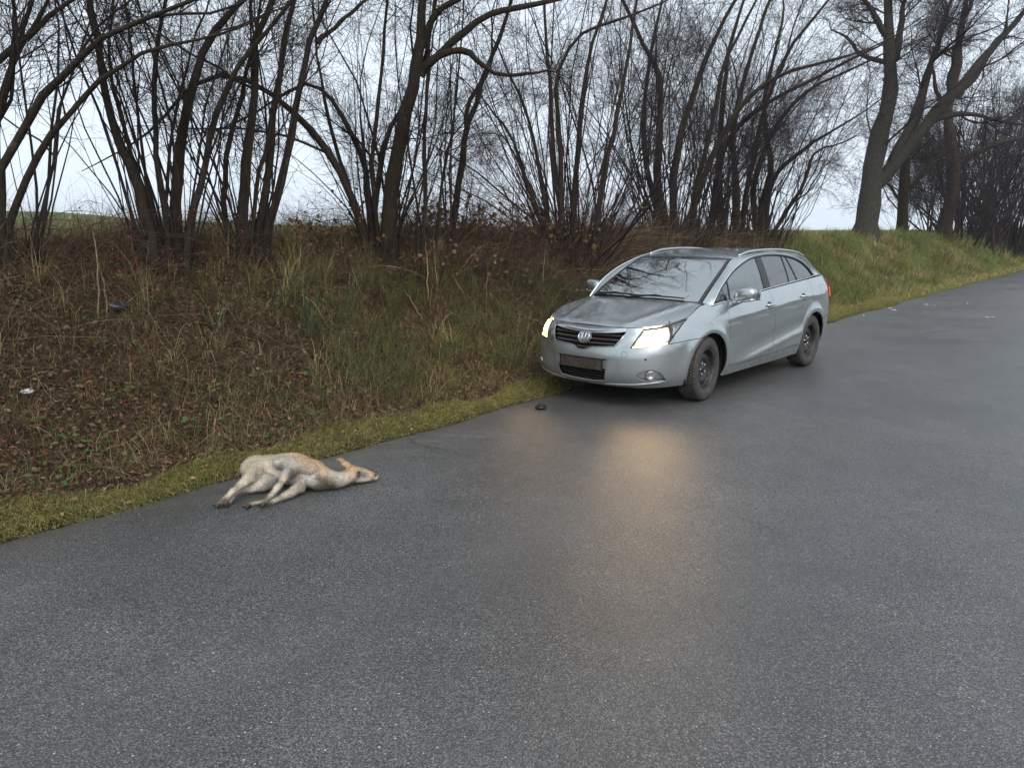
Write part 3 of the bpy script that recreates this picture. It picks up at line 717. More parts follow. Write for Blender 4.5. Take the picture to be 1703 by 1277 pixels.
# bramble on the crest with its last brown leaves
for k, (px, x, h, w, n, lab) in enumerate([(492, -8.0, .38, .35, 110, 'low bramble with brown leaves left of the thick-stemmed tree'), (545, -8.0, .36, .35, 110, 'low bramble with brown leaves against the thick-stemmed tree'),
        (705, -7.9, .5, .4, 150, 'brown-leaved bramble between the thick-stemmed tree and the saplings'), (790, -7.8, .52, .5, 190, 'brown-leaved bramble just right of the forked sapling'),
        (840, -7.6, .5, .5, 200, 'brown-leaved bramble behind the sparse reddish bush'), (893, -7.5, .5, .5, 190, 'brown-leaved bramble at the left flank of the widest thicket'),
        (640, -7.1, .55, .3, 90, 'rusty-leaved bramble at the foot of the thick-stemmed tree'), (830, -6.6, .6, .35, 70, 'sparse rust-leaved bramble low in front of the reddish bush')]):
    bx, by = base_for(px, x); p = np.array([bx, by, gh(bx, by)]); q = empty('bramble_bush', p); tag(q, lab, 'bush', 'brown brambles on the crest')
    m = 40; Ks = 6; P = np.zeros((m, Ks, 3)); a = g.uniform(0, 6.28, m)
    P[:, 0] = np.stack([g.normal(0, w * .6, m), g.normal(0, w, m), np.zeros(m) - .05], 1)
    d = unit(np.stack([np.cos(a) * .5, np.sin(a) * .7, np.ones(m)], 1)); L = g.uniform(.6, 1.35, m) * h * 1.9
    for j in range(1, Ks):
        d = unit(d + g.normal(0, .15, (m, 3)) + np.stack([np.cos(a) * .2, np.sin(a) * .2, -np.full(m, .12)], 1)); P[:, j] = P[:, j - 1] + d * (L / (Ks - 1))[:, None]
    v, qd = tubes(P, np.full((m, 1), .0028) * np.linspace(1, .4, Ks), 3); tag(mk('canes', v, qd, M_twig_red, q), kind='stuff')
    n = int(n * 1.9); ii = g.integers(0, m, n); jj = g.integers(1, Ks, n); B = P[ii, jj] + g.normal(0, .03, (n, 3))
    u = unit(g.normal(size=(n, 3)) + [0, 0, -.3]); nn = unit(np.cross(u, g.normal(size=(n, 3))))
    v, f, c = leaf_cards(B, u, nn, g.uniform(.035, .080, n), pick(g, n, [(.105, .062, .028), (.07, .042, .022), (.15, .095, .035), (.10, .10, .035)], [4, 3, 2, 1.4], .3))
    mk('leaves', v, f, M_leaf, q, False, c)
# rosehips
M_hip = plain('rosehip_red', (.30, .018, .016), .35, 0, .25, 200, .5)
mb = MB(); mb.lathe([(.0004, -.011), (.004, -.0095), (.0066, -.003), (.0068, .002), (.0045, .0075), (.0018, .0095), (.0026, .012), (.0003, .0115)], 8, 'z')
hip_me = mesh_data('rosehip', np.array(mb.v), mb.f); hip_me.materials.append(M_hip)
for k, (px, py, nst, hh, nh, lab) in enumerate([(278, 445, 26, 1.15, 46, 'rose thicket full of red hips in front of the five-stemmed tree'), (175, 420, 20, 1.35, 16, 'straggling rose bush with few red hips left of the other rose thicket'), (60, 440, 26, 1.5, 5, 'leafless rose bush with almost no hips at the foot of the arching tree')]):
    p = on_bank(px, py); q = empty('rose_bush', p); tag(q, lab, 'bush', 'rose bushes on the bank')
    Ks = 8; P = np.zeros((nst, Ks, 3)); a = g.uniform(0, 6.28, nst)
    P[:, 0] = np.stack([g.normal(0, .15, nst), g.normal(0, .2, nst), np.zeros(nst) - .05], 1)
    d = unit(np.stack([np.cos(a) * .55, np.sin(a) * .9, np.ones(nst)], 1)); L = g.uniform(.7, 1.3, nst) * hh
    for j in range(1, Ks):
        d = unit(d + g.normal(0, .1, (nst, 3)) + np.stack([np.cos(a) * .12, np.sin(a) * .16, -np.full(nst, .16)], 1)); P[:, j] = P[:, j - 1] + d * (L / (Ks - 1))[:, None]
    r = np.full((nst, 1), .004) * np.linspace(1, .4, Ks)
    v, qd = tubes(P, r, 4); tag(mk('canes', v, qd, M_twig_red, q), kind='stuff')
    b = spawn(g, P, np.repeat(r, 1, 0), nst * 9, 5, .25, .8, (.12, .45), .7, -.03, .2, .006, .0015); v, qd = tubes(b[0], b[1], 3); tag(mk('twigs', v, qd, M_twig_red, q), kind='stuff')
    for j in range(nh):
        e = b[0][g.integers(0, len(b[0])), 4]; h_ = add('rosehip', hip_me, None, q, tuple(e + [0, 0, -.01])); h_.rotation_euler = (g.uniform(2.4, 3.8), g.uniform(-.6, .6), 0); s_ = g.uniform(.65, 1.05); h_.scale = (s_,) * 3
# pale dead stalks
M_pale = plain('pale_stalk', (.26, .205, .13), .8, 0, .3, 25, .2)
for k, (pts, w, lab) in enumerate([([(166, 530), (163, 470), (160, 420), (156, 385)], 3.2, 'pale dead stalk standing upright left of the rosehips'), ([(178, 532), (176, 490), (170, 455)], 2.6, 'short pale stalk right beside the upright one'),
        ([(712, 497), (711, 455), (708, 405)], 2.6, 'pale straw-coloured cane between the saplings'), ([(728, 490), (724, 440), (722, 400)], 2.2, 'thin pale cane right of the straw-coloured one'),
        ([(760, 452), (778, 432), (800, 410)], 2.6, 'broken pale stick leaning right above the green tussocks'), ([(780, 505), (765, 480), (752, 455)], 2.0, 'pale stick leaning left above the green tussocks'),
        ([(902, 485), (905, 440), (909, 400)], 2.0, 'thin pale cane in front of the widest thicket'), ([(706, 532), (690, 510), (672, 482)], 1.8, 'pale twig lying on the slope below the saplings')]):
    p = on_bank(*pts[0]); D = Dof(p[0], p[1]); P = np.array([at_h(a, b, D - .05 * j) for j, (a, b) in enumerate(pts)]); P[0] = p - [0, 0, .04]
    P = resample(P, 9) + np.r_[[[0, 0, 0]], g.normal(0, .006, (8, 3))]
    r0 = w / 2 * D / FPX
    v, qd = tubes((P - p)[None], (r0 * np.linspace(1, .5, 9))[None], 6)
    s_ = mk('dead_stalk', v, qd, M_pale); s_.location = p; tag(s_, lab, 'stalk', 'pale dead stalks on the bank')
# litter on the bank, bits on the road
def crumple(name, p, size, seed, mat, n=9, flat=.5):
    r_ = np.random.default_rng(seed); V, F = [], []
    for i in range(n):
        for j in range(12):
            th = math.pi * (i + .5) / n; ph = 2 * math.pi * j / 12; k = 1 + r_.normal(0, .16)
            V.append((size * k * math.sin(th) * math.cos(ph), size * 1.3 * k * math.sin(th) * math.sin(ph), size * flat * k * math.cos(th) + size * flat * .6))
    for i in range(n - 1):
        for j in range(12): F.append((i * 12 + j, i * 12 + (j + 1) % 12, (i + 1) * 12 + (j + 1) % 12, (i + 1) * 12 + j))
    F.append(tuple(range(12))[::-1]); F.append(tuple((n - 1) * 12 + j for j in range(12)))
    o = mk(name, V, F, mat, None, False); o.location = p; return o
M_bag = plain('dark_plastic', (.020, .023, .030), .38, 0, .3, 20, .5)
M_white = plain('white_litter', (.55, .54, .52), .5, 0, .15, 40)
tag(crumple('plastic_bag', on_bank(196, 514), .085, 1, M_bag), 'crumpled dark plastic bag lying on the bank below the roses', 'bag')
tag(crumple('paper_scrap', on_bank(47, 653), .035, 2, M_white), 'small crumpled white scrap among the brown leaves on the lower bank', 'litter')
for k, (px, py) in enumerate([(1424, 516), (1436, 525), (1480, 513), (1486, 516), (1540, 507), (1554, 508), (1609, 505), (1641, 528), (1650, 528)]):
    p = at_z(px, py, .01); a = g.uniform(0, 6.28); s_ = g.uniform(.028, .055); b = s_ * g.uniform(.35, .6)
    V = [(s_, 0, 0), (.2 * s_, b, .004), (-s_, .4 * b, .0), (-.6 * s_, -b, .003), (s_, 0, .012), (.2 * s_, b, .018), (-s_, .4 * b, .011), (-.6 * s_, -b, .016)]
    o = mk('plastic_fragment', V, [(3, 2, 1, 0), (4, 5, 6, 7), (0, 1, 5, 4), (1, 2, 6, 5), (2, 3, 7, 6), (3, 0, 4, 7)], M_white, None, False)
    o.location = p; o.rotation_euler = (0, 0, a); tag(o, 'small white plastic shard lying on the road behind the car', 'fragment', 'white shards on the road')
# black round cap in front of the car
p = at_z(899, 678, .004); cap = empty('round_plastic_fitting', p); tag(cap, 'small black round plastic cap with an upright clip lying on the road before the car', 'car part')
M_bplast = plain('black_plastic', (.012, .012, .013), .45, 0, .3, 60, .5)
mb = MB(); mb.lathe([(.001, .0), (.052, .0), (.056, .006), (.054, .014), (.048, .017), (.044, .013), (.034, .013), (.032, .02), (.026, .022), (.001, .021)], 28, 'z'); mb.build('disc', M_bplast, cap, True)
mb = MB(); mb.lathe([(.044, .0), (.0475, .004), (.044, .008), (.0405, .004), (.044, 0)], 28, 'z', (.008, .006, .022)); mb.build('ring', M_bplast, cap, True)
mb = MB(); mb.tube([(-.012, .01, .015), (-.014, .012, .05), (-.020, .014, .075)], [.004, .003, .0015], 6); mb.tube([(.02, .02, .015), (.024, .022, .04)], [.004, .002], 6); mb.build('clip', M_bplast, cap)

# tufts hanging over the broken edge of the tar, leaves and grit along it
nc = 420; yc = -1 + 20 * g.random(nc) ** 1.3; per = 16; ci = np.repeat(np.arange(nc), per); n = nc * per
y = yc[ci] + g.normal(0, .05, n); d = g.normal(.03, .035, n); x = edge_x(y) - np.maximum(d, -.05)
P = on_land(x, y); P[:, 2] = np.maximum(P[:, 2], .0)
v, f, c = blades(P, g.normal(.15, .7, n), np.abs(g.normal(.9, .35, n)), g.uniform(.06, .19, n) * g.uniform(.5, 1.3, nc)[ci], g.uniform(.002, .0042, n) * (1 + yc[ci] * .04), g.uniform(.2, .6, n), pick(g, nc, [YEL, STRAW, OLIVE, GREEN, BROWN], [4, 3, 3, 1.2, 1])[ci] * g.uniform(.7, 1.3, (n, 1)))
v[:, 2] = np.maximum(v[:, 2], .008)
o = mk('edge_tufts', v, f, M_grass, None, False, c); tag(o, 'loose grass tufts spilling over the broken edge of the tar', 'grass', kind='stuff')
v, f, c = litter(420, (-.5, 16), (-.45, .05), (.010, .026), LB + [STRAW], [3, 2, 4, 3, 2, 1.5], lambda y, d: np.exp(np.minimum(d, 0) * 9), 1.2)
v[:, 2] = np.where(v[:, 2] < .03, v[:, 2] + .036, v[:, 2])
o = mk('edge_leaves', v, f, M_leaf, None, False, c); tag(o, 'scattered dead leaves blown along the edge of the road', 'leaves', kind='stuff')
n = 2600; y = np.where(g.random(n) < .6, -1 + 17 * g.random(n) ** 1.3, 1 + 9 * g.random(n)); x = np.where(np.arange(n) < 1700, edge_x(y) + np.abs(g.normal(0, .10, n)), g.uniform(-4.6, .8, n))
s_ = g.uniform(.0025, .0065, n) * np.where(np.arange(n) < 1700, 1, .8); base = np.array([(1, 0, 0), (-.5, .87, 0), (-.5, -.87, 0), (.1, .1, 1.1)]); a = g.uniform(0, 6.28, n)
Rm = np.stack([np.stack([np.cos(a), -np.sin(a), 0 * a], 1), np.stack([np.sin(a), np.cos(a), 0 * a], 1), np.stack([0 * a, 0 * a, 1 + 0 * a], 1)], 1)
V = np.einsum('nij,kj->nki', Rm, base) * s_[:, None, None] + np.stack([x, y, np.full(n, .004)], 1)[:, None]
F = (np.arange(n) * 4)[:, None, None] + np.array([(0, 1, 3), (1, 2, 3), (2, 0, 3)])[None]
o = mk('loose_grit', V.reshape(-1, 3), F.reshape(-1, 3), M_stalk, None, False, np.repeat(pick(g, n, [(.10, .09, .075), (.06, .05, .04), (.26, .25, .23), (.14, .10, .07)], [4, 4, 1.5, 2]), 4, 0)); tag(o, 'loose grit and crumbs of soil strewn over the road', 'grit', kind='stuff')
# ------------------------------------------------------------------ the car
def inside(poly, p):
    x, y = p[:, 0], p[:, 1]; r = np.zeros(len(p), bool); q = np.asarray(poly); n = len(q)
    for i in range(n):
        x0, y0 = q[i]; x1, y1 = q[(i + 1) % n]
        c = (y0 > y) != (y1 > y)
        with np.errstate(divide='ignore', invalid='ignore'): r ^= c & (x < (x1 - x0) * (y - y0) / (y1 - y0 + 1e-12) + x0)
    return r
def densify(poly, h):
    q = np.asarray(poly, float); out = []
    for i in range(len(q)):
        a, b = q[i], q[(i + 1) % len(q)]; n = max(1, int(math.ceil(np.hypot(*(b - a)) / h)))
        for k in range(n): out.append(a + (b - a) * k / n)
    return np.array(out)
def shrink(poly, d):
    q = np.asarray(poly, float); n = len(q)
    ar = 0.5 * np.sum(q[:, 0] * np.roll(q[:, 1], -1) - np.roll(q[:, 0], -1) * q[:, 1]); s = 1 if ar > 0 else -1
    e = np.roll(q, -1, 0) - q; e = e / (np.linalg.norm(e, axis=1, keepdims=True) + 1e-12); nl = np.stack([-e[:, 1], e[:, 0]], 1) * s
    m = nl + np.roll(nl, 1, 0); L = np.linalg.norm(m, axis=1, keepdims=True); m = m / (L + 1e-9)
    return q + m * d / np.maximum(L / 2, .5)
def surf_normals(lift, p, h=1e-3):
    du = lift(p[:, 0] + h, p[:, 1]) - lift(p[:, 0] - h, p[:, 1]); dv = lift(p[:, 0], p[:, 1] + h) - lift(p[:, 0], p[:, 1] - h)
    return unit(np.cross(du, dv))
def panel(name, poly, lift, mat, parent, holes=(), grid=.045, gap=.003, rim=.014, off=0.0, mirror=False, out=None, group=None):
    """a body panel: outline in a flat chart, lifted onto the body surface, with turned-in edges"""
    poly = shrink(densify(poly, .03), gap) if gap else densify(poly, .03)
    hs = [densify(h, .025) for h in holes]
    pts = [poly] + hs
    lo, hi = poly.min(0), poly.max(0)
    gx, gy = np.meshgrid(np.arange(lo[0], hi[0], grid), np.arange(lo[1], hi[1], grid)); gp = np.stack([gx.ravel(), gy.ravel()], 1)
    ok = inside(poly, gp)
    for h in hs: ok &= ~inside(h, gp)
    gp = gp[ok]
    bd = np.concatenate(pts)
    if len(gp): gp = gp[np.array([np.min(np.hypot(bd[:, 0] - a, bd[:, 1] - b)) > grid * .45 for a, b in gp])]
    allp = np.concatenate(pts + [gp]) if len(gp) else bd
    edges, o = [], 0
    for q in pts:
        n = len(q); edges += [(o + i, o + (i + 1) % n) for i in range(n)]; o += n
    r = delaunay_2d_cdt([Vector(p) for p in allp], edges, [], 0, 1e-6)
    P = np.array([tuple(p) for p in r[0]]); F = np.array([f for f in r[2] if len(f) == 3])
    cen = P[F].mean(1); ok = inside(poly, cen)
    for h in hs: ok &= ~inside(h, cen)
    F = F[ok]
    V = lift(P[:, 0], P[:, 1]); N = surf_normals(lift, P)
    ref = V - np.array([2.4, 0, .6]) if out is None else np.broadcast_to(np.array(out, float), V.shape)
    if (N * ref).sum() < 0: N = -N
    V = V + N * off
    fn = np.cross(V[F[:, 1]] - V[F[:, 0]], V[F[:, 2]] - V[F[:, 0]]); fl = (fn * N[F].mean(1)).sum(1) < 0
    F[fl] = F[fl][:, ::-1]
    if rim:
        cnt = {}
        for a, b, c in F:
            for e in ((a, b), (b, c), (c, a)): cnt[tuple(sorted(e))] = cnt.get(tuple(sorted(e)), 0) + 1
        V2, N2, F2 = list(V), list(N), [tuple(f) for f in F]
        for a, b, c in F:
            for e in ((a, b), (b, c), (c, a)):
                if cnt[tuple(sorted(e))] == 1:
                    i, j = e; k = len(V2); en = np.cross(V[j] - V[i], N[i]); en = en / (np.linalg.norm(en) + 1e-9)
                    V2 += [V[i], V[j], V[j] - N[j] * rim, V[i] - N[i] * rim]; N2 += [en] * 4; F2.append((k + 1, k, k + 3, k + 2))
        V, N, F = np.array(V2), np.array(N2), F2
    o1 = mk(name, V, [tuple(f) for f in F], mat, parent, True, None, N)
    if not mirror: return o1
    m = np.array([1, -1, 1])
    o2 = mk(name, V * m, [tuple(f)[::-1] for f in F], mat, parent, True, None, N * m)
    return o1, o2
def strip(name, pts, lift, w, mat, parent, off=.0015, mirror=True, out=None):
    """thin band lying on a surface along a chart line"""
    q = np.asarray(pts, float); s = np.concatenate([[0], np.cumsum(np.hypot(*np.diff(q, axis=0).T))]); n = max(3, int(s[-1] / .02))
    t = np.linspace(0, s[-1], n); q = np.stack([np.interp(t, s, q[:, 0]), np.interp(t, s, q[:, 1])], 1)
    d = np.gradient(q, axis=0); nn = np.stack([-d[:, 1], d[:, 0]], 1); nn /= np.linalg.norm(nn, axis=1, keepdims=True)
    a, b = q + nn * w / 2, q - nn * w / 2; p = np.concatenate([a, b]); V = lift(p[:, 0], p[:, 1]); N = surf_normals(lift, p)
    ref = V - np.array([2.4, 0, .6])
    if (N * ref).sum() < 0: N = -N
    V = V + N * off; i = np.arange(n - 1); F = np.stack([i, i + 1, i + 1 + n, i + n], 1)
    r = [mk(name, V, F, mat, parent, True, None, N)]
    if mirror: r.append(mk(name, V * [1, -1, 1], F[:, ::-1], mat, parent, True, None, N * [1, -1, 1]))
    return r
# ---- car lower body surface: chart (A, z), A = plan arc length from front centre
NF=3.2
def _plan():
    n,Lf,w0=NF,1.25,.905; nr,Lr=3.0,1.065
    a=np.linspace(0,np.pi/2,400)
    s1=Lf*(1-np.cos(a)**(2/n)); y1=w0*np.sin(a)**(2/n)
    s2=np.linspace(1.25,3.70,200)[1:-1]; y2=np.full_like(s2,w0)
    s3=3.7+Lr*np.sin(a)**(2/nr); y3=w0*np.cos(a)**(2/nr)
    s=np.concatenate([s1,s2,s3]); y=np.concatenate([y1,y2,y3])
    A=np.concatenate([[0],np.cumsum(np.hypot(np.diff(s),np.diff(y)))])
    return A,s,y
PA,PS,PY=_plan()
AMAX=float(PA[-1])
def a_of_s(s): return np.interp(s,PS,PA)
def itp(x,t): return np.interp(x,[p[0] for p in t],[p[1] for p in t])
def smooth_tab(t,x,h=.06):
    return (itp(x-h,t)+2*itp(x,t)+itp(x+h,t))/4
ZTOP=[(0,.775),(.1,.785),(.24,.797),(.45,.834),(.66,.876),(.9,.93),(1.06,.956),(1.2,.968),(1.42,.98),(2.5,1.043),(3.5,1.10),(4.1,1.133),(4.5,1.10),(4.765,1.08)]
ZBOT=[(0,.2),(.6,.2),(1.3,.185),(3.3,.195),(4.2,.24),(4.765,.27)]
WV=[(0,.915),(.06,.945),(.15,.972),(.3,.99),(.45,.998),(.58,1.0),(.7,.995),(.8,.98),(.9,.95),(.96,.92),(1,.885)]
X0=[(0,.10),(.06,.05),(.12,.02),(.22,.004),(.4,0),(.55,.004),(.65,.02),(.8,.055),(.9,.09),(1,.135)]
XR=[(0,.10),(.1,.03),(.25,0),(.42,0),(.52,.05),(.75,.07),(1,.17)]
FX,RX,WZ=.965,3.665,.325
def lower(A,z):
    A=np.asarray(A,float); z=np.asarray(z,float)
    s=np.interp(A,PA,PS); y=np.interp(A,PA,PY)
    zt=smooth_tab(ZTOP,s,.12); zb=smooth_tab(ZBOT,s,.1)
    v=np.clip((z-zb)/(zt-zb),-.2,1.05)
    W=smooth_tab(WV,v,.05); x0=smooth_tab(X0,v,.05); xr=smooth_tab(XR,v,.04)
    W=W-.10*np.clip((v-.84)/.16,0,1)**1.6*np.clip((1.45-s)/.35,0,1)*np.clip((s-.66)/.34,0,1)
    fw=np.clip(1-s/1.15,0,1)**1.3; rw=np.clip((s-3.95)/.8,0,1)**1.2
    Y=y*W; S=s+x0*fw-xr*rw
    al=np.interp(z,[.22,.48,.61,.66],[.28,.33,.40,.5])
    tt=np.clip((A-al)/.08,0,1); S=S+.011*tt*tt*(3-2*tt)*np.clip((.8-A)/.3,0,1)*np.clip((.66-z)/.06,0,1)
    side=np.clip((y-.6)/.25,0,1)
    for cx in (FX,RX):
        r=np.hypot(s-cx,z-WZ)
        Y=Y+side*.016*np.exp(-((r-.40)/.055)**2)
    m=np.clip((s-1.45)/.5,0,1)*np.clip((3.35-s)/.15,0,1)
    zc=.27+(s-1.45)*.115
    Y=Y+m*(.012*np.exp(-((z-zc)/.035)**2)-.016*np.exp(-((z-zc-.12)/.09)**2))
    zs=.80+(s-1.2)*.045
    m2=np.clip((s-1.0)/.6,0,1)*np.clip((4.5-s)/.4,0,1)
    Y=Y+m2*.008*np.exp(-((z-zs)/.03)**2)
    return np.stack([S,Y,z+0*S],-1)

ZBELT=[(1.15,.962),(4.1,1.133)]
def belt(s): return itp(s,ZBELT)
def green(s,z):
    s=np.asarray(s,float); z=np.asarray(z,float)
    w=(z-belt(s))/.40
    y=.802-.085*w-.040*np.clip(w,0,2)**2
    y=y-.05*(np.clip(s-3.2,0,2)/.9)**2-.03*(np.clip(1.6-s,0,2)/.4)**2
    return np.stack([s+0*y,y,z+0*y],-1)

def slower(A, z):
    p = lower(np.abs(A), z); p[..., 1] *= np.sign(np.asarray(A)) + (np.asarray(A) == 0); return p
def side_lift(s, z):                                     # chart by side view (s, z)
    return lower(np.interp(s, PS[PY > .3], PA[PY > .3]) if False else a_of_s(s), z)

# paint and glass
t = NT('silver_paint'); v = t.tc()
fl = t.noise(v, 900, 2); dirt = t.noise(v, 7, 6, .7); drops = t.voro(v, 85)
sx = t.node('ShaderNodeSeparateXYZ'); t.link(v, sx.inputs[0])
low = t.node('ShaderNodeMapRange', From__Min=.62, From__Max=.20); t.link(sx.outputs[2], low.inputs[0])
c = t.ramp(fl.outputs[0], [(.3, (.36, .385, .39)), (.7, (.49, .52, .52))])
dm = t.math('MULTIPLY', low.outputs[0], t.ramp(dirt.outputs[0], [(.3, (.25,) * 3), (.7, (.9,) * 3)]), True)
c = t.mix(t.math('MULTIPLY', dm, .75), c, (.115, .100, .082))
t.base(c); t.set(Metallic=t.math('SUBTRACT', .88, t.math('MULTIPLY', dm, .6)), Roughness=t.math('ADD', .26, t.math('MULTIPLY', dm, .35)))
t.b.inputs['Coat Weight'].default_value = .55; t.b.inputs['Coat Roughness'].default_value = .07
top = t.node('ShaderNodeMapRange', From__Min=.72, From__Max=.9); t.link(sx.outputs[2], top.inputs[0])
dsep = t.node('ShaderNodeSeparateColor'); t.link(drops.outputs['Color'], dsep.inputs[0])
dmask = t.math('MULTIPLY', t.ramp(dsep.outputs[0], [(.45, (0,) * 3), (.5, (1,) * 3)]), t.ramp(drops.outputs['Distance'], [(.0, (1,) * 3), (.38, (0,) * 3)]))
bp = t.bump(t.math('MULTIPLY', dmask, top.outputs[0]), .28, .004)
M_paint = t.m
def glass(name, tint, ior=1.5, rough=0.0):
    m = bpy.data.materials.new(name); m.use_nodes = True; n, l = m.node_tree.nodes, m.node_tree.links; n.clear()
    out = n.new('ShaderNodeOutputMaterial'); tr = n.new('ShaderNodeBsdfTransparent'); gl = n.new('ShaderNodeBsdfGlossy'); fr = n.new('ShaderNodeFresnel'); mx = n.new('ShaderNodeMixShader')
    tr.inputs[0].default_value = (*tint, 1); gl.inputs['Roughness'].default_value = rough; gl.inputs['Color'].default_value = (.95, .985, .97, 1); fr.inputs['IOR'].default_value = ior
    ns = n.new('ShaderNodeTexNoise'); ns.inputs['Scale'].default_value = 60; bp = n.new('ShaderNodeBump'); bp.inputs['Strength'].default_value = .012; bp.inputs['Distance'].default_value = .01
    l.new(ns.outputs[0], bp.inputs['Height']); l.new(bp.outputs[0], gl.inputs['Normal'])
    l.new(fr.outputs[0], mx.inputs[0]); l.new(tr.outputs[0], mx.inputs[1]); l.new(gl.outputs[0], mx.inputs[2]); l.new(mx.outputs[0], out.inputs[0]); return m
M_ws = glass('windscreen_glass', (.62, .68, .66), 4.8)
M_sg = glass('side_glass', (.42, .46, .46), 3.4)
M_pg = glass('privacy_glass', (.07, .075, .08), 2.6)
M_lens = glass('lamp_lens', (.93, .93, .93), 1.5)
M_chrome = plain('chrome', (.66, .67, .68), .14, 1.0, .06, 40)
M_rail = plain('satin_rail', (.48, .49, .50), .34, .85, .1, 40)
M_trim = plain('black_trim', (.014, .014, .015), .42, 0, .3, 50, .5)
M_dark = plain('dark_void', (.010, .009, .009), .85, 0, .2, 20, .2)
M_grille = plain('grille_slat', (.040, .034, .032), .38, 0, .2, 40, .5)
M_seat = plain('seat_cloth', (.055, .055, .058), .9, 0, .25, 120, .2)
M_dash = plain('dashboard', (.040, .040, .042), .75, 0, .2, 60, .3)
M_reflector = plain('lamp_housing', (.55, .55, .56), .22, .9, .12, 60)
M_amber = plain('indicator_amber', (.70, .26, .04), .25, 0, .1, 60)
def emit(name, c, s):
    m = bpy.data.materials.new(name); m.use_nodes = True; n, l = m.node_tree.nodes, m.node_tree.links
    b = n['Principled BSDF']; b.inputs['Base Color'].default_value = (*c, 1); b.inputs['Emission Color'].default_value = (*c, 1); b.inputs['Emission Strength'].default_value = s; return m
M_head = emit('headlamp_glow', (1.0, .66, .30), 125)
M_glow = emit('headlamp_warm_glow', (1.0, .60, .22), 1.7)
M_bulb2 = emit('position_lamp_glow', (1.0, .60, .22), 5)
M_tail = emit('tail_lamp_glow', (1.0, .14, .03), 1.6)
M_tailr = plain('tail_lamp_red', (.35, .015, .012), .18, 0, .1, 60)

car_loc = at_z(0, 700)
_a = R(42.36); _cf = (.679, 7.359)
_rot = lambda X, Y: (X * math.cos(YAW) - Y * math.sin(YAW), X * math.sin(YAW) + Y * math.cos(YAW))
cx0, cy0 = _rot(*_cf)                                   # middle of the front bumper, on the road
bdir = _rot(math.sin(_a), math.cos(_a))                 # towards the tail
# a mirror-free frame: car +x = tail, car +y = left-hand side seen here
car = empty('estate_car', (cx0, cy0, .004), math.atan2(bdir[1], bdir[0]))
tag(car, 'silver estate car with headlights on, parked half on the grass verge', 'car')
CAR_SIGN = -1.0                                          # the visible flank lies at -y of that frame
pivot = car
def fix_y(objs):
    pass
arcF = lambda a0, a1, n=22, r=.368, cx=FX: [(float(a_of_s(cx + r * math.cos(q))), WZ + r * math.sin(q)) for q in np.linspace(a0, a1, n)]
zt = lambda A: float(smooth_tab(ZTOP, np.interp(A, PA, PS), .12))
AS = lambda s: float(a_of_s(s))
hl_top = [(a, zt(a) - .012) for a in np.linspace(.655, 1.215, 12)]
HL = [(.526, .600), (.62, .606), (.72, .615), (.82, .626), (.909, .638), (.998, .729), (1.10, .80)] + hl_top[::-1] + [(.585, .70)]
aa = math.asin((.67 - WZ) / .368)
arch_seam = (float(a_of_s(FX - .368 * math.cos(aa))), .67)
arch_bot = math.asin((.205 - WZ) / .368)
GR = [(.0, .549), (.045, .553), (.085, .572), (.12, .584), (.25, .594), (.372, .606), (.43, .68), (.478, .744), (.38, .735), (.25, .724), (.12, .716), (0, .712)]
LG = [(.0, .478), (.306, .480), (.300, .40), (.282, .256), (.14, .243), (0, .240)]
both = lambda h: [(-a, z) for a, z in h[::-1] if a > 0] + [(a, z) for a, z in h]
FOG = [(.600, .335), (.625, .368), (.68, .390), (.765, .397), (.835, .376), (.89, .325), (.925, .282), (.80, .286), (.66, .298)]
half = [(0, .205)] + [(a, .203 - .0 * a) for a in np.linspace(.2, 1.0, 8)] + arcF(math.pi - arch_bot, math.pi - aa, 14) + [(1.12, .655), (.909, .638)]
half += [(.82, .626), (.72, .615), (.62, .606), (.526, .600), (.585, .70), (.655, zt(.655) - .012)] + [(a, zt(a) - .002) for a in np.linspace(.655, 0, 10)]
bumper = panel('front_bumper', both(half), slower, M_paint, pivot, holes=[both(GR), both(LG), FOG, [(-a, z) for a, z in FOG]], grid=.04)
# upper grille: dark backing, slats, bright surround, emblem
def back(h, off, name, mat): return panel(name, both(h), slower, mat, pivot, gap=-.004, rim=0, off=off)
back(GR, -.05, 'grille_backing', M_dark)
for z in (.570, .612, .652, .692):
    w_ = float(np.interp(z, [.55, .585, .606, .68, .744], [.03, .12, .372, .43, .478])) - .012
    mb = MB()
    q = np.linspace(-w_, w_, 25)
    for zz, of in ((z - .011, -.030), (z + .002, -.012), (z + .011, -.020), (z + .004, -.036)):
        mb.v += [tuple(p) for p in slower(q, zz + .018 * np.abs(q)) + [-of, 0, 0]]
    n = 25
    for k in range(4):
        for i in range(n - 1): mb.f.append((k * n + i, k * n + i + 1, ((k + 1) % 4) * n + i + 1, ((k + 1) % 4) * n + i))
    mb.build('grille_slat', M_grille, pivot, False)
sur = np.array(both(GR) + [both(GR)[0]]); sp = slower(sur[:, 0], sur[:, 1]) + [-.004, 0, 0]
mb = MB(); mb.tube(sp, .0055, 6, False); mb.build('grille_surround', M_chrome, pivot, True)
bar = np.linspace(-.475, .475, 41); mb = MB()
for dz, dx in ((.004, -.004), (.020, -.010), (.036, -.002)):
    zz = np.interp(np.abs(bar), [0, .12, .25, .38, .475], [.712, .716, .724, .735, .744]); mb.v += [tuple(p) for p in slower(bar, zz + dz) + [dx, 0, 0]]
for k in range(2):
    for i in range(40): mb.f.append((k * 41 + i, k * 41 + i + 1, (k + 1) * 41 + i + 1, (k + 1) * 41 + i))
mb.build('grille_bar', M_chrome, pivot, True)
cup = [(.082 * math.cos(a), .672 + .062 * math.sin(a)) for a in np.linspace(0, 2 * math.pi, 24, endpoint=False)]
panel('emblem_mount', cup, slower, M_paint, pivot, gap=0, rim=.02, off=.002)
em = MB()
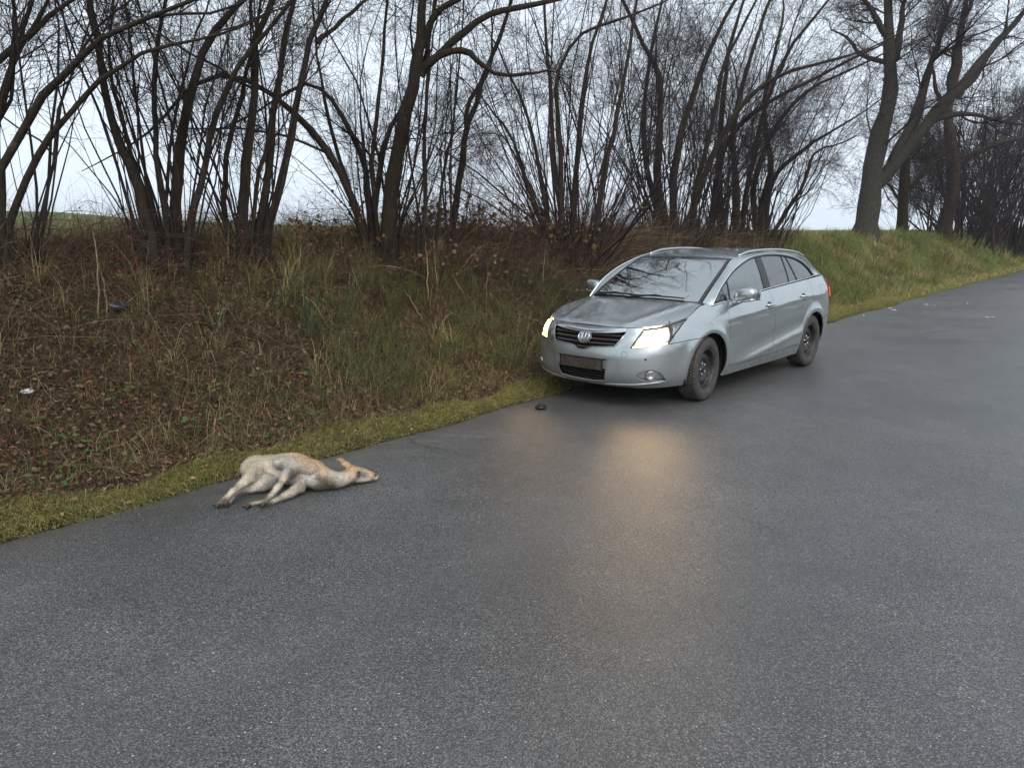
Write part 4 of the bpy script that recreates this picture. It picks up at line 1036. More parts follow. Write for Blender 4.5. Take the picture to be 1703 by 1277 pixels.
def ring(cy, cz, ry, rz, r): em.tube([(lambda p: (p[0] - .016, p[1], p[2]))(slower(np.array([cy + ry * math.cos(a)]), np.array([cz + rz * math.sin(a)]))[0]) for a in np.linspace(0, 2 * math.pi, 29)], r, 6, False)
ring(0, .676, .066, .045, .0065); ring(0, .682, .022, .036, .005); ring(0, .700, .044, .018, .005)
em.build('emblem', M_chrome, pivot, True)
# lower grille and number plate
back(LG, -.06, 'lower_grille_backing', M_dark)
for z in (.268, .296, .324, .350):
    w_ = float(np.interp(z, [.256, .40], [.27, .292])); q = np.linspace(-w_, w_, 17); mb = MB()
    for zz, of in ((z - .007, .040), (z + .003, .020), (z + .008, .045)): mb.v += [tuple(p) for p in slower(q, zz) + [of, 0, 0]]
    for k in range(3):
        for i in range(16): mb.f.append((k * 17 + i, k * 17 + i + 1, ((k + 1) % 3) * 17 + i + 1, ((k + 1) % 3) * 17 + i))
    mb.build('grille_slat', M_grille, pivot, False)
panel('plate_panel', [(-.30, .372), (.30, .372), (.303, .474), (-.303, .474)], slower, M_trim, pivot, gap=.002, rim=.02, off=-.022)
for a in (-.278, .278): panel('panel_end', [(a - .022, .378), (a + .022, .378), (a + .022, .468), (a - .022, .468)], slower, M_paint, pivot, gap=0, rim=.01, off=-.014)
t = NT('dark_number_plate'); v = t.tc(); n = t.noise(v, 16, 3, .6); t.base(t.ramp(n.outputs[0], [(.35, (.030, .025, .022)), (.62, (.075, .058, .050)), (.75, (.11, .09, .08))])); t.set(Roughness=.35)
mb = MB(); mb.box((.006, 0, .420), (.010, .50, .105)); pl = mb.build('number_plate', t.m, pivot)
mb = MB()
for z in (.366, .474): mb.box((.006, 0, z), (.018, .515, .006))
for y in (-.257, .257): mb.box((.006, y, .42), (.018, .006, .102))
mb.build('plate_frame', M_trim, pl)
# bumper lip, fog lamps, washers, parking sensors
for s in (1, -1):
    lip = np.array([(s * a, float(np.interp(a, [.24, .6, .93], [.228, .246, .280]))) for a in np.linspace(.24, .93, 18)]); p = slower(lip[:, 0], lip[:, 1])
    nrm = surf_normals(slower, lip); nrm = np.where((nrm * (p - [2.4, 0, .6])).sum(1)[:, None] < 0, -nrm, nrm)
    mb = MB(); mb.tube(p + nrm * .004, np.interp(np.linspace(0, 1, 18), [0, .15, .85, 1], [.003, .011, .011, .003]), 7); mb.build('bumper_lip', M_chrome if False else M_paint, pivot, True)
    fg = [(s * a, z) for a, z in FOG]
    panel('fog_lamp_recess', fg, slower, M_paint, pivot, gap=-.003, rim=0, off=-.028)
    c0 = slower(np.array([s * .755]), np.array([.338]))[0]; nn = surf_normals(slower, np.array([[s * .755, .338]]))[0]
    nn = nn if nn @ (c0 - [2.4, 0, .6]) > 0 else -nn
    u_ = unit(np.cross(nn, [0, 0, 1.0])); w_ = np.cross(u_, nn)
    def disc(name, prof, mat, parent):
        V, F = [], []
        for r_, h_ in prof:
            for i in range(20): a = i * 2 * math.pi / 20; V.append(c0 + nn * (h_ - .022) + (u_ * math.cos(a) + w_ * math.sin(a)) * r_)
        for k in range(len(prof) - 1):
            for i in range(20): F.append((k * 20 + i, k * 20 + (i + 1) % 20, (k + 1) * 20 + (i + 1) % 20, (k + 1) * 20 + i))
        return mk(name, V, F, mat, parent, True)
    fl_ = disc('fog_lamp', [(.047, 0), (.047, .022), (.040, .026), (.038, .016), (.015, .006), (.001, .004)], M_reflector, pivot)
    disc('fog_lens', [(.0395, .0245), (.03, .031), (.015, .035), (.001, .036)], M_lens, fl_)
    strip('washer_cover_seam', [(s * a, z) for a, z in [(.452, .512), (.50, .512), (.50, .56), (.447, .56), (.452, .512)]], slower, .0035, M_trim, pivot, .001, False)
    sc_ = [(s * .685 + .011 * math.cos(a), .497 + .011 * math.sin(a)) for a in np.linspace(0, 6.283, 12, endpoint=False)]
    panel('parking_sensor', sc_, slower, M_trim, pivot, gap=0, rim=.004, off=.0025)
    # headlamps
    H_ = [(s * a, z) for a, z in HL]
    hb_ = panel('headlight', H_, slower, M_reflector, pivot, gap=.003, rim=.012, off=-.030)
    glow = [(s * a, z) for a, z in [(.550, .612), (.72, .627), (.872, .645), (.905, .70), (.93, .765), (.93, zt(.93) - .022), (.82, zt(.82) - .022), (.67, zt(.67) - .022), (.605, .70)]]
    panel('headlamp_bloom', glow, slower, M_glow, hb_, gap=.004, rim=.006, off=-.012, grid=.03)  # glowing patch imitating the warm bloom around the lit core
    gc = np.mean(np.array(glow), 0); core = [tuple(gc + (np.array(p_) - gc) * [.66, .60]) for p_ in glow]
    panel('headlamp_bulb', core, slower, M_head, hb_, gap=.0, rim=.004, off=-.005, grid=.03)
    panel('position_lamp', [(s * a, z) for a, z in [(.54, .606), (.72, .618), (.90, .639), (.905, .650), (.72, .629), (.548, .616)]], slower, M_bulb2, hb_, gap=0, rim=.0, off=-.006)
    panel('indicator', [(s * a, z) for a, z in [(.985, .755), (1.06, .80), (1.10, .835), (.99, .815)]], slower, M_amber if False else M_chrome, hb_, gap=.002, rim=.006, off=-.018)
    panel('lamp_divider', [(s * a, z) for a, z in [(.945, .66), (.965, .685), (.985, .845), (.962, .842)]], slower, M_trim, hb_, gap=0, rim=.004, off=-.016)
    panel('headlight_lens', H_, slower, M_lens, hb_, gap=.002, rim=.0, off=.001)
    strip('headlight_seal', H_ + [H_[0]], slower, .005, M_trim, hb_, .0015, False)
# wings, doors, rear quarters
fender = [(.909, .638), (1.12, .655), arch_seam] + arcF(math.pi - aa, arch_bot, 26)[1:] + [(AS(1.36), .205), (AS(1.455), .205), (AS(1.42), .32), (AS(1.375), .55), (AS(1.365), .85), (AS(1.365), zt(AS(1.365)))]
fender += [(a, zt(a) - .001) for a in np.linspace(AS(1.3), 1.215, 8)] + [(a, z) for a, z in [(1.215, zt(1.215) - .012), (1.10, .80), (.998, .729)]]
L = lambda A, z: lower(A, z)
panel('front_wing', fender, L, M_paint, pivot, mirror=True)
door_f = [(AS(1.365), zt(AS(1.365))), (AS(1.365), .85), (AS(1.375), .55), (AS(1.42), .32), (AS(1.46), .30), (AS(2.50), .305), (AS(2.50), .6), (AS(2.45), .85), (AS(2.44), zt(AS(2.44)))] + [(AS(s), zt(AS(s))) for s in (2.2, 1.9, 1.6)]
panel('door', door_f, L, M_paint, pivot, mirror=True, grid=.028)
ra = [(RX - .375 * math.cos(q), WZ + .375 * math.sin(q)) for q in np.linspace(.12, 1.05, 9)]
door_r = [(AS(2.44), zt(AS(2.44))), (AS(2.45), .85), (AS(2.50), .6), (AS(2.50), .305), (AS(3.255), .33)] + [(AS(a), z) for a, z in [(3.262, .42), (3.30, .54), (3.37, .64), (3.46, .72), (3.54, .80), (3.585, .90), (3.60, 1.0)]] + [(AS(3.60), zt(AS(3.60)))] + [(AS(s), zt(AS(s))) for s in (3.3, 3.0, 2.7)]
panel('door', door_r, L, M_paint, pivot, mirror=True, grid=.028)
sill = [(AS(1.365), .205), (AS(1.37), .19)] + [(AS(s), .192) for s in (1.9, 2.5, 3.0)] + [(AS(3.29), .20), (AS(3.30), .24), (AS(3.255), .33), (AS(2.5), .305), (AS(1.46), .30), (AS(1.42), .32), (AS(1.455), .205)]
panel('sill', sill, L, M_paint, pivot, mirror=True)
for s in (1, -1): strip('sill_trim', [(s * AS(1.47), .292), (s * AS(2.4), .297), (s * AS(3.25), .318)], slower, .010, M_chrome, pivot, .006, False)
quarter = [(AS(3.60), zt(AS(3.60))), (AS(3.60), 1.0), (AS(3.585), .90), (AS(3.54), .80), (AS(3.46), .72), (AS(3.37), .64), (AS(3.30), .54), (AS(3.262), .42), (AS(3.255), .33), (AS(3.30), .245)] + arcF(math.pi + .18, math.asin((.60 - WZ) / .368), 24, cx=RX)
TA = 4.86
quarter += [(AS(4.1), .605), (AS(4.3), .615), (TA + .12, .63), (TA + .12, .80), (TA + .03, .83), (TA, .98), (TA + .02, 1.06), (TA + .03, zt(TA + .03))] + [(AS(s), zt(AS(s))) for s in (4.2, 4.0, 3.8)]
panel('rear_quarter', quarter, L, M_paint, pivot, mirror=True)
rb = [(a, z) for a, z in arcF(math.asin((.60 - WZ) / .368), math.asin((.26 - WZ) / .368), 14, cx=RX)] + [(a, .275) for a in np.linspace(AS(4.1), AMAX, 12)]
rbh = [(AMAX - a, z) for a, z in rb] ; rbh = [(max(0, a), z) for a, z in rbh]
slr = lambda q, z: (lambda p: p * np.stack([np.ones_like(p[..., 0]), np.sign(np.asarray(q)) + (np.asarray(q) == 0), np.ones_like(p[..., 0])], -1))(lower(AMAX - np.abs(q), z))
rear_half = rbh[::-1] + [(AMAX - AS(4.1), .605), (AMAX - AS(4.3), .615), (AMAX - TA - .12, .63), (0, .64)]
panel('rear_bumper', both(rear_half), slr, M_paint, pivot, out=(1, 0, 0))
tl = [(TA + .12, .80), (TA + .03, .83), (TA, .98), (TA + .02, 1.06), (TA + .17, 1.06), (TA + .30, 1.04), (TA + .32, .84)]
for s in (1, -1):
    q = [(s * (AMAX - a), z) for a, z in tl]
    tl_ = panel('tail_light', q, slr, M_tailr, pivot, gap=.003, rim=.012, off=.012, out=(1, .6 * s, 0))
    panel('tail_lamp_bulb', [(s * (AMAX - a), z) for a, z in [(TA + .07, .85), (TA + .05, .97), (TA + .20, .97), (TA + .22, .85)]], slr, M_tail, tl_, gap=0, rim=.004, off=.0155, out=(1, .6 * s, 0))
tg = [(AMAX - TA - .12, .63), (AMAX - TA - .12, .80), (AMAX - TA - .32, .84), (AMAX - TA - .30, 1.04), (AMAX - TA - .17, 1.06), (AMAX - TA - .02, 1.07), (AMAX - TA - .03, zt(TA + .03)), (.3, 1.08), (0, 1.08), (0, .64)]
tg = tg[::-1]
panel('tailgate', both(tg), slr, M_paint, pivot, out=(1, 0, 0))
# dark inner shell seen through gaps and arches
mb = MB(); nA, nZ = 90, 12
A_ = np.linspace(0, AMAX, nA); V = []
for k in range(nZ):
    v_ = k / (nZ - 1); z_ = np.array([.24 + (zt(a) - .02 - .24) * v_ for a in A_]); p = lower(A_, z_); p[:, 1] *= .955; p[:, 0] = 2.38 + (p[:, 0] - 2.38) * .968
    V.append(p)
V = np.array(V); F = []
for k in range(nZ - 1):
    for i in range(nA - 1):
        m = V[k:k + 2, i:i + 2].mean((0, 1))
        if min(math.hypot(m[0] - FX, m[2] - WZ), math.hypot(m[0] - RX, m[2] - WZ)) > .40 and not (m[0] < .55 and m[2] > .55): F.append((k * nA + i, k * nA + i + 1, (k + 1) * nA + i + 1, (k + 1) * nA + i))
VV = V.reshape(-1, 3); V2 = VV * [1, -1, 1]
mk('inner_shell', np.concatenate([VV, V2]), F + [tuple(len(VV) + j for j in f)[::-1] for f in F], M_dark, pivot, False)
mb = MB(); mb.box((2.38, 0, .25), (4.2, 1.22, .12)); mb.box((2.31, 0, .24), (1.85, 1.58, .10)); mb.box((.42, 0, .25), (.30, 1.0, .05)); mb.build('underbody', M_dark, pivot)
for cx in (FX, RX):
    for s in (1, -1):
        mb = MB(); n = 20; V, F = [], []
        for y in (.60, .845):
            for i in range(n + 1): a = -.35 + (math.pi + .7) * i / n; V.append((cx + .385 * math.cos(a), s * y, WZ + .385 * math.sin(a)))
        for i in range(n): F.append((i, i + 1, n + 2 + i, n + 1 + i))
        F.append(tuple(range(n + 1))); mb.put(V, F); mb.build('wheel_arch_liner', M_dark, pivot, True)
# bonnet
Ah = np.linspace(0, AS(1.10), 220); Eh = lower(Ah, np.array([zt(a) for a in Ah])); eS, eY, eZ = Eh[:, 0], Eh[:, 1], Eh[:, 2]
def hood(s, y):
    s = np.asarray(s, float); y = np.asarray(y, float)
    ye = np.maximum(np.interp(s, eS, eY), .02); ze = np.interp(s, eS, eZ); cam_ = np.interp(s, [.12, .16, .25, .45, .8, 1.1], [.0, .022, .040, .046, .040, .034])
    r = np.clip(np.abs(y) / ye, 0, 1.1); z = ze + cam_ * (1 - r ** 2.3)
    yr = np.interp(s, [.15, 1.1], [.36, .60]); k = np.interp(s, [.15, .3, 1.0], [.004, .012, .009])
    z = z + k * np.exp(-((np.abs(y) - yr) / .05) ** 2) - .5 * k * np.exp(-((np.abs(y) - yr + .12) / .09) ** 2)
    return np.stack([s + 0 * z, y + 0 * z, z], -1)
hs = [(float(a), float(b)) for a, b in zip(eS[::6], eY[::6])]
rear_edge = [(1.10 - .09 * (1 - (y / .72) ** 2), y) for y in np.linspace(eY[-1] - .01, -(eY[-1] - .01), 18)]
hp = [(s, y) for s, y in hs] + rear_edge + [(s, -y) for s, y in hs[::-1][:-1]]
panel('bonnet', hp, hood, M_paint, pivot, out=(0, 0, 1), rim=.015)
# greenhouse curves
G_ = [(1.18, .945), (1.28, 1.036), (1.41, 1.136), (1.66, 1.262), (1.99, 1.363), (2.29, 1.416), (2.69, 1.432), (3.08, 1.412), (3.43, 1.353), (3.69, 1.252), (3.875, 1.142), (4.1, 1.130), (4.4, 1.105)]
RF = np.array([(1.13, .69, .965), (1.28, .68, 1.06), (1.46, .66, 1.16), (1.72, .625, 1.29), (1.97, .58, 1.388), (2.3, .575, 1.434), (2.7, .58, 1.452), (3.1, .58, 1.450), (3.5, .575, 1.428), (3.85, .565, 1.392), (4.15, .545, 1.345), (4.32, .56, 1.24), (4.46, .63, 1.10)])
GC = np.array([(1.02, 0, .975), (1.18, 0, 1.075), (1.37, 0, 1.175), (1.64, 0, 1.302), (1.90, 0, 1.405), (2.3, 0, 1.46), (2.7, 0, 1.482), (3.1, 0, 1.48), (3.5, 0, 1.46), (3.85, 0, 1.428), (4.20, 0, 1.375), (4.42, 0, 1.24), (4.55, 0, 1.08)])
G3 = np.array([green(s, z) for s, z in G_]).reshape(-1, 3)
def cr(P, t):                                            # Catmull-Rom at parameter t (index units)
    t = np.clip(np.asarray(t, float), 0, len(P) - 1 - 1e-6); i = t.astype(int); u = (t - i)[..., None]
    p0, p1, p2, p3 = P[np.maximum(i - 1, 0)], P[i], P[i + 1], P[np.minimum(i + 2, len(P) - 1)]
    return .5 * (2 * p1 + (p2 - p0) * u + (2 * p0 - 5 * p1 + 4 * p2 - p3) * u ** 2 + (3 * p1 - p0 - 3 * p2 + p3) * u ** 3)
T_ = np.linspace(0, 12, 97); gA, rA = cr(G3, T_), cr(RF, T_)
for s in (1, -1):
    rows = []
    dirv = rA - gA; outw = np.tile([[0, 1.0, .6]], (len(T_), 1)); outw /= np.linalg.norm(outw[0])
    for k in np.linspace(0, 1, 7): rows.append(gA + dirv * k + outw * (.055 * np.linalg.norm(dirv, axis=1)[:, None] * 4 * k * (1 - k)))
    V = np.array(rows); n = len(T_); i = np.arange(7 * n).reshape(7, n); F = np.stack([i[:-1, :-1], i[:-1, 1:], i[1:, 1:], i[1:, :-1]], -1).reshape(-1, 4)
    V = V.reshape(-1, 3) * [1, s, 1]
    mk('roof_pillar', V, F[:, ::-1] if s > 0 else F, M_paint, pivot)
def across(t, r):
    t = np.asarray(t, float); r = np.asarray(r, float); e, c = cr(RF, t), cr(GC, t)
    k = (np.abs(r) ** 2.2)[..., None]; p = c + (e - c) * k; p[..., 1] = e[..., 1] * r; return p
def sheet(name, t0, t1, mat, r0=-1, r1=1, nt=24, nr=28, off=0, parent=None):
    t, r = np.meshgrid(np.linspace(t0, t1, nt), np.linspace(r0, r1, nr), indexing='ij'); V = across(t, r)
    h = 1e-3; N = unit(np.cross(across(t + h, r) - across(t - h, r), across(t, r + h) - across(t, r - h)))
    N = np.where((N * (V - np.array([2.6, 0, .6]))).sum(-1, keepdims=True) < 0, -N, N); V = V + N * off
    i = np.arange(nt * nr).reshape(nt, nr); F = np.stack([i[:-1, :-1], i[:-1, 1:], i[1:, 1:], i[1:, :-1]], -1).reshape(-1, 4)
    return mk(name, V.reshape(-1, 3), F[:, ::-1], mat, parent or pivot)
sheet('roof', 4.04, 10.1, M_paint, nt=40)
ws = sheet('windscreen', .0, 4.0, M_ws, -.965, .965)
for nm, a in (('windscreen_border', ((-.985, -.935), (.935, .985))),):
    for r0, r1 in a: sheet(nm, .0, 4.02, M_trim, r0, r1, 24, 4, .0015, ws)
sheet('windscreen_border', 3.86, 4.03, M_trim, -.985, .985, 4, 24, .0015, ws)
sheet('windscreen_border', 0, .16, M_trim, -.985, .985, 4, 24, .0015, ws)
sheet('rear_window', 10.35, 11.85, M_pg, -.93, .93)
sheet('tailgate_top', 10.1, 10.35, M_paint, -1, 1, 6); sheet('tailgate_frame', 11.85, 12, M_paint, -1, 1, 6)
for s in (1, -1): sheet('tailgate_frame', 10.35, 11.85, M_paint, .93 * s, 1.0 * s, 16, 4)
# cowl and wipers
mb = MB(); q = np.linspace(-.70, .70, 25)
mb.v += [(1.10 - .09 * (1 - (y / .72) ** 2) + .005, y, float(hood(1.03, y)[2]) - .012) for y in q] + [tuple(across(np.array(.10), np.array(y / .69)) + [0, 0, .004]) for y in q]
mb.f += [(i, i + 1, 26 + i, 25 + i) for i in range(24)]; mb.build('cowl', M_trim, pivot, True)
for ya, yb, t0 in ((.50, -.14, .30), (-.08, -.62, .34)):
    p = [across(np.array(t0 + .25 * math.sin(k * 3.14) * .2), np.array((ya + (yb - ya) * k) / .69)) + [-.012, 0, .016] for k in np.linspace(0, 1, 9)]
    mb = MB(); mb.tube(p, .009, 6); mb.tube([across(np.array(.02), np.array((yb - .02) / .69)) + [-.02, 0, .01], p[4] + np.array([-.008, 0, .012]), p[3] + np.array([-.006, 0, .008])], [.012, .008, .005], 6); mb.build('wiper', M_trim, pivot, True)
# side glass in the day-light opening
def arch_z(s): return float(np.interp(s, [float(p[0]) for p in gA[:82]], [float(p[2]) for p in gA[:82]]))
def bz_(s): return float(np.interp(s, [1.18, 1.55, 2.17, 2.96, 3.875], [.947, .978, 1.033, 1.081, 1.132]))
def win(s0b, s0t, s1b, s1t, name, mat, off, gap=.004):
    bot = [(s, bz_(s)) for s in np.linspace(s0b, s1b, 8)]; top = [(s, arch_z(s)) for s in np.linspace(s1t, s0t, 14)]
    return panel(name, bot + top, green, mat, pivot, gap=gap, rim=.004, off=off, mirror=True)
win(1.19, 1.19, 3.86, 3.86, 'window_seal', M_dark, -.0) if False else None
win(1.20, 1.20, 1.525, 1.535, 'quarter_light', M_sg, -.004, .010)
win(1.535, 1.545, 2.36, 2.30, 'side_window', M_sg, -.004, .010)
win(2.36, 2.30, 2.53, 2.44, 'b_pillar', M_trim, 0, .002)
win(2.53, 2.44, 3.05, 2.97, 'side_window', M_pg, -.004, .008)
win(3.07, 2.99, 3.28, 3.06, 'quarter_light', M_pg, -.004, .006)
win(3.31, 3.09, 3.855, 3.855, 'rear_side_window', M_pg, -.004, .010)
for s in (1, -1):
    for a, b, w_ in (((1.53, bz_(1.53)), (1.535, arch_z(1.535)), .022), ((3.055, bz_(3.05)), (2.975, arch_z(2.97)), .024), ((3.295, bz_(3.29)), (3.075, arch_z(3.07)), .028)):
        sl = (lambda ss: (lambda A, z: green(A, z) * np.array([1, ss, 1])))(s)
        strip('window_pillar', [a, b], sl, w_, M_trim, pivot, .0005, False)
    loop = [green(q, bz_(q)) for q in np.linspace(1.19, 3.875, 30)] + [green(q, arch_z(q)) for q in np.linspace(3.87, 1.19, 60)] + [green(1.19, bz_(1.19))]
    lp = np.array(loop).reshape(-1, 3) * [1, s, 1] + [0, .004 * s, 0]
    mb = MB(); mb.tube(lp, .0085, 6, False); mb.build('window_trim', M_chrome, pivot, True)
    li = np.array([(green(q, arch_z(q) - .016)) for q in np.linspace(1.27, 3.83, 60)]).reshape(-1, 3) * [1, s, 1]
    mb = MB(); mb.tube(li, .012, 6, False); mb.build('window_seal', M_trim, pivot, True)
    # roof rail
    q = np.linspace(4.5, 9.6, 40); p = cr(RF, q) * [1, s, 1]; lift_ = np.interp(q, [4.5, 5.2, 8.9, 9.6], [.004, .022, .022, .004]); p = p + np.stack([0 * q, s * .004 + 0 * q, lift_], 1)
    mb = MB(); mb.tube(p, .013, 8); mb.build('roof_rail', M_rail, pivot, True)
    # door mirror
    def blob(c, r, sh, n=14, m=18):
        V, F = [], []
        for i in range(n + 1):
            th = math.pi * i / n
            for j in range(m):
                ph = 2 * math.pi * j / m; x, y, z = math.cos(ph) * math.sin(th), math.sin(ph) * math.sin(th), math.cos(th)
                f_ = lambda a, e: math.copysign(abs(a) ** e, a)
                V.append((c[0] + r[0] * f_(x, sh), s * (c[1] + r[1] * f_(y, sh)), c[2] + r[2] * f_(z, sh) * (1.0 if z > 0 else .85) + .02 * y))
        for i in range(n):
            for j in range(m): F.append((i * m + j, i * m + (j + 1) % m, (i + 1) * m + (j + 1) % m, (i + 1) * m + j))
        return V, F
    mb = MB(); mb.put(*blob((1.545, .965, 1.035), (.075, .118, .080), .72)); mir = mb.build('door_mirror', M_paint, pivot, True)
    mb = MB(); mb.tube([(1.53, s * .80, .945), (1.535, s * .855, .955), (1.545, s * .92, .985)], [.045, .034, .030], 8); mb.build('mirror_arm', M_paint, mir, True)
    mb = MB(); mb.put(*blob((1.535, .985, .982), (.062, .095, .016), .7)); mb.build('mirror_indicator', M_reflector, mir, True)
    mb = MB(); mb.put([(1.622, s * .875, .975), (1.622, s * 1.095, .985), (1.622, s * 1.09, 1.09), (1.622, s * .88, 1.085)], [(0, 1, 2, 3)]); mb.build('mirror_glass', M_chrome, mir)
    # door handles
    for hx, hz in ((2.345, .872), (3.31, .910)):
        cupv = [(s * AS(hx + .058 * math.cos(a)), hz + .040 * math.sin(a)) for a in np.linspace(0, 6.283, 20, endpoint=False)]
        hd = panel('handle_cup', cupv, slower, M_trim, pivot, gap=0, rim=.002, off=.0012)
        p = np.array([slower(np.array([s * AS(hx + u)]), np.array([hz + .006 + .0 * u]))[0] for u in np.linspace(-.095, .095, 11)]); p[:, 1] += s * np.interp(np.abs(np.linspace(-1, 1, 11)), [0, .7, 1], [.034, .028, .004])
        mb = MB(); mb.tube(p, np.interp(np.abs(np.linspace(-1, 1, 11)), [0, .8, 1], [.0145, .013, .007]), 8); mb.build('door_handle', M_chrome, pivot, True)
    strip('fuel_flap_seam' if s > 0 else 'wing_seam', [(s * AS(a), z) for a, z in [(3.86, .885), (4.02, .89), (4.03, 1.02), (3.87, 1.015), (3.86, .885)]], slower, .004, M_trim, pivot, .0008, False) if s > 0 else None
    rp = [(s * AS(1.01 + .03 * math.cos(a)), .797 + .016 * math.sin(a)) for a in np.linspace(0, 6.283, 14, endpoint=False)]
    panel('side_repeater', rp, slower, M_reflector, pivot, gap=0, rim=.004, off=.004)
# interior
for y in (.36, -.36):
    for sx_, lab in ((2.25, 'front'), (3.1, 'rear')):
        st = empty('seat_root') if False else None
        mb = MB(); mb.put(*[(np.array([(sx_ + a * .14 * (1 if c < .6 else .75) + .18 * (c - .3), y + b * .24 * (1 if c < .75 else .55), .55 + c * .62) for c in (0, .25, .5, .75, .8, .95, 1.0) for a, b in ((-.5, -1), (.5, -1), (.5, 1), (-.5, 1))])), [(4 * k + i, 4 * k + (i + 1) % 4, 4 * k + 4 + (i + 1) % 4, 4 * k + 4 + i) for k in range(6) for i in range(4)] + [(24, 25, 26, 27)]])
        mb.box((sx_ - .28, y, .60), (.52, .48, .14)); mb.build('seat', M_seat, pivot)
        mb = MB(); mb.box((sx_ + .20, y, 1.22), (.09, .25, .17)); mb.build('headrest', M_seat, pivot)
mb = MB(); n = 15
for k, (x_, z_) in enumerate(((1.12, .93), (1.35, .955), (1.52, .95), (1.60, .88), (1.62, .70))):
    mb.v += [(x_, y_, z_ + .015 * math.cos(y_ * 3)) for y_ in np.linspace(-.70, .70, n)]
mb.f += [(k * n + i, k * n + i + 1, (k + 1) * n + i + 1, (k + 1) * n + i) for k in range(4) for i in range(n - 1)]; mb.build('dashboard', M_dash, pivot, True)
mb = MB(); mb.tube([(1.75 + .19 * math.sin(a) * .42, .36 + .19 * math.cos(a), .93 + .19 * math.sin(a) * .9) for a in np.linspace(0, 6.283, 29)], .014, 8, False)
mb.tube([(1.60, .36, .86), (1.75, .36, .93)], [.03, .05], 8); mb.tube([(1.75, .18, .93), (1.75, .54, .93)], .012, 6); mb.build('steering_wheel', M_trim, pivot, True)
mb = MB(); mb.box((2.6, 0, .42), (3.2, 1.45, .05)); mb.build('cabin_floor', M_dark, pivot)
mb = MB(); mb.box((1.98, 0, 1.30), (.03, .22, .06)); mb.build('inner_mirror', M_trim, pivot)
# wheels
t = NT('tyre_rubber'); v = t.tc(); n = t.noise(v, 14, 5, .7); t.base(t.ramp(n.outputs[0], [(.3, (.020, .019, .018)), (.7, (.072, .064, .054))])); t.set(Roughness=.85); t.bump(n.outputs[0], .2, .004); M_tyre = t.m
M_steel = plain('black_steel_wheel', (.032, .031, .030), .5, .3, .4, 30, .5)
prof_t = [(.208, -.082), (.222, -.098), (.262, -.106), (.300, -.102), (.316, -.090), (.3245, -.066), (.326, -.03), (.3265, 0), (.326, .03), (.3245, .066), (.316, .090), (.300, .102), (.262, .106), (.222, .098), (.208, .082)]
prof_r = [(.207, -.085), (.214, .080), (.209, .090), (.198, .086), (.196, .060), (.190, .030), (.178, .020), (.165, .034), (.140, .052), (.115, .056), (.100, .046), (.085, .030), (.066, .032), (.050, .040), (.034, .042), (.030, .058), (.020, .062), (.001, .063)]
def wheel_meshes(s):
    m1 = MB(); m1.lathe([(r, h * s) for r, h in prof_r], 48); rim_me = mesh_data('wheel', np.array(m1.v), m1.f if s < 0 else [f[::-1] for f in m1.f])
    rim_me.materials.append(M_steel)
    m2 = MB(); m2.lathe([(r, h * s) for r, h in prof_t], 64)
    for row in range(-3, 4):                             # tread grooves as raised blocks
        for i in range(64):
            a = 2 * math.pi * (i + .5 * (row % 2)) / 64; w_ = 2 * math.pi / 64 * .43; y_ = row * .026; hw = .0115; r0, r1 = (.322 if abs(row) == 3 else .325), (.3245 if abs(row) == 3 else .3275)
            b = [(r_ * math.cos(a + da), y_ + dy, r_ * math.sin(a + da)) for r_ in (r0, r1) for da, dy in ((-w_, -hw), (w_, -hw), (w_, hw), (-w_, hw))]
            m2.put(b, [(4, 5, 6, 7), (0, 1, 5, 4), (1, 2, 6, 5), (2, 3, 7, 6), (3, 0, 4, 7)])
    ty_me = mesh_data('tyre', np.array(m2.v), m2.f); ty_me.materials.append(M_tyre)
    hol = []
    for i in range(10):
        a = 2 * math.pi * i / 10; m3 = MB(); m3.put([((.150 + .021 * math.cos(b)) * math.cos(a) - .026 * math.sin(b) * math.sin(a), s * .0475, (.150 + .021 * math.cos(b)) * math.sin(a) + .026 * math.sin(b) * math.cos(a)) for b in np.linspace(0, 6.283, 10, endpoint=False)], [tuple(range(10))])
        hol.append(m3)
    return rim_me, ty_me, hol
for s in (1, -1):
    rim_me, ty_me, hol = wheel_meshes(s)
    nut = MB(); nut.lathe([(.011, 0), (.011, .016), (.008, .020), (.0005, .020)], 8); nut_me = mesh_data('wheel_nut', np.array(nut.v) * [1, s, 1], nut.f, False); nut_me.materials.append(M_reflector)
    hole_me = []
    for m3 in hol:
        me = mesh_data('vent_hole', np.array(m3.v), m3.f, False); me.materials.append(M_dark); hole_me.append(me)
    for cx in (FX, RX):
        w_ = add('wheel', rim_me, None, pivot, (cx, s * .775, WZ)); w_.rotation_euler = (0, random.uniform(0, 1), R(-5.5) if cx == FX else 0)
        add('tyre', ty_me, None, w_)
        for i in range(5):
            a = 2 * math.pi * i / 5; add('wheel_nut', nut_me, None, w_, (.057 * math.cos(a), s * .034, .057 * math.sin(a)))
        for me in hole_me: add('vent_hole', me, None, w_)
# visible flank of the photograph is the car's left: flip the lateral axis of the whole car frame
car.scale = (1, -1, 1)
# headlamp beams
for s in (1, -1):
    ld = bpy.data.lights.new('headlamp_beam', 'SPOT'); ld.energy = 5; ld.color = (1, .62, .28); ld.spot_size = R(120); ld.spot_blend = .6; ld.shadow_soft_size = .06
    lo = bpy.data.objects.new('headlamp_beam', ld); COL.objects.link(lo); lo.parent = car
    lo.location = (.12, s * .64, .69); d_ = Vector((-1, -s * .0, -.10)); lo.rotation_euler = d_.to_track_quat('-Z', 'Y').to_euler()
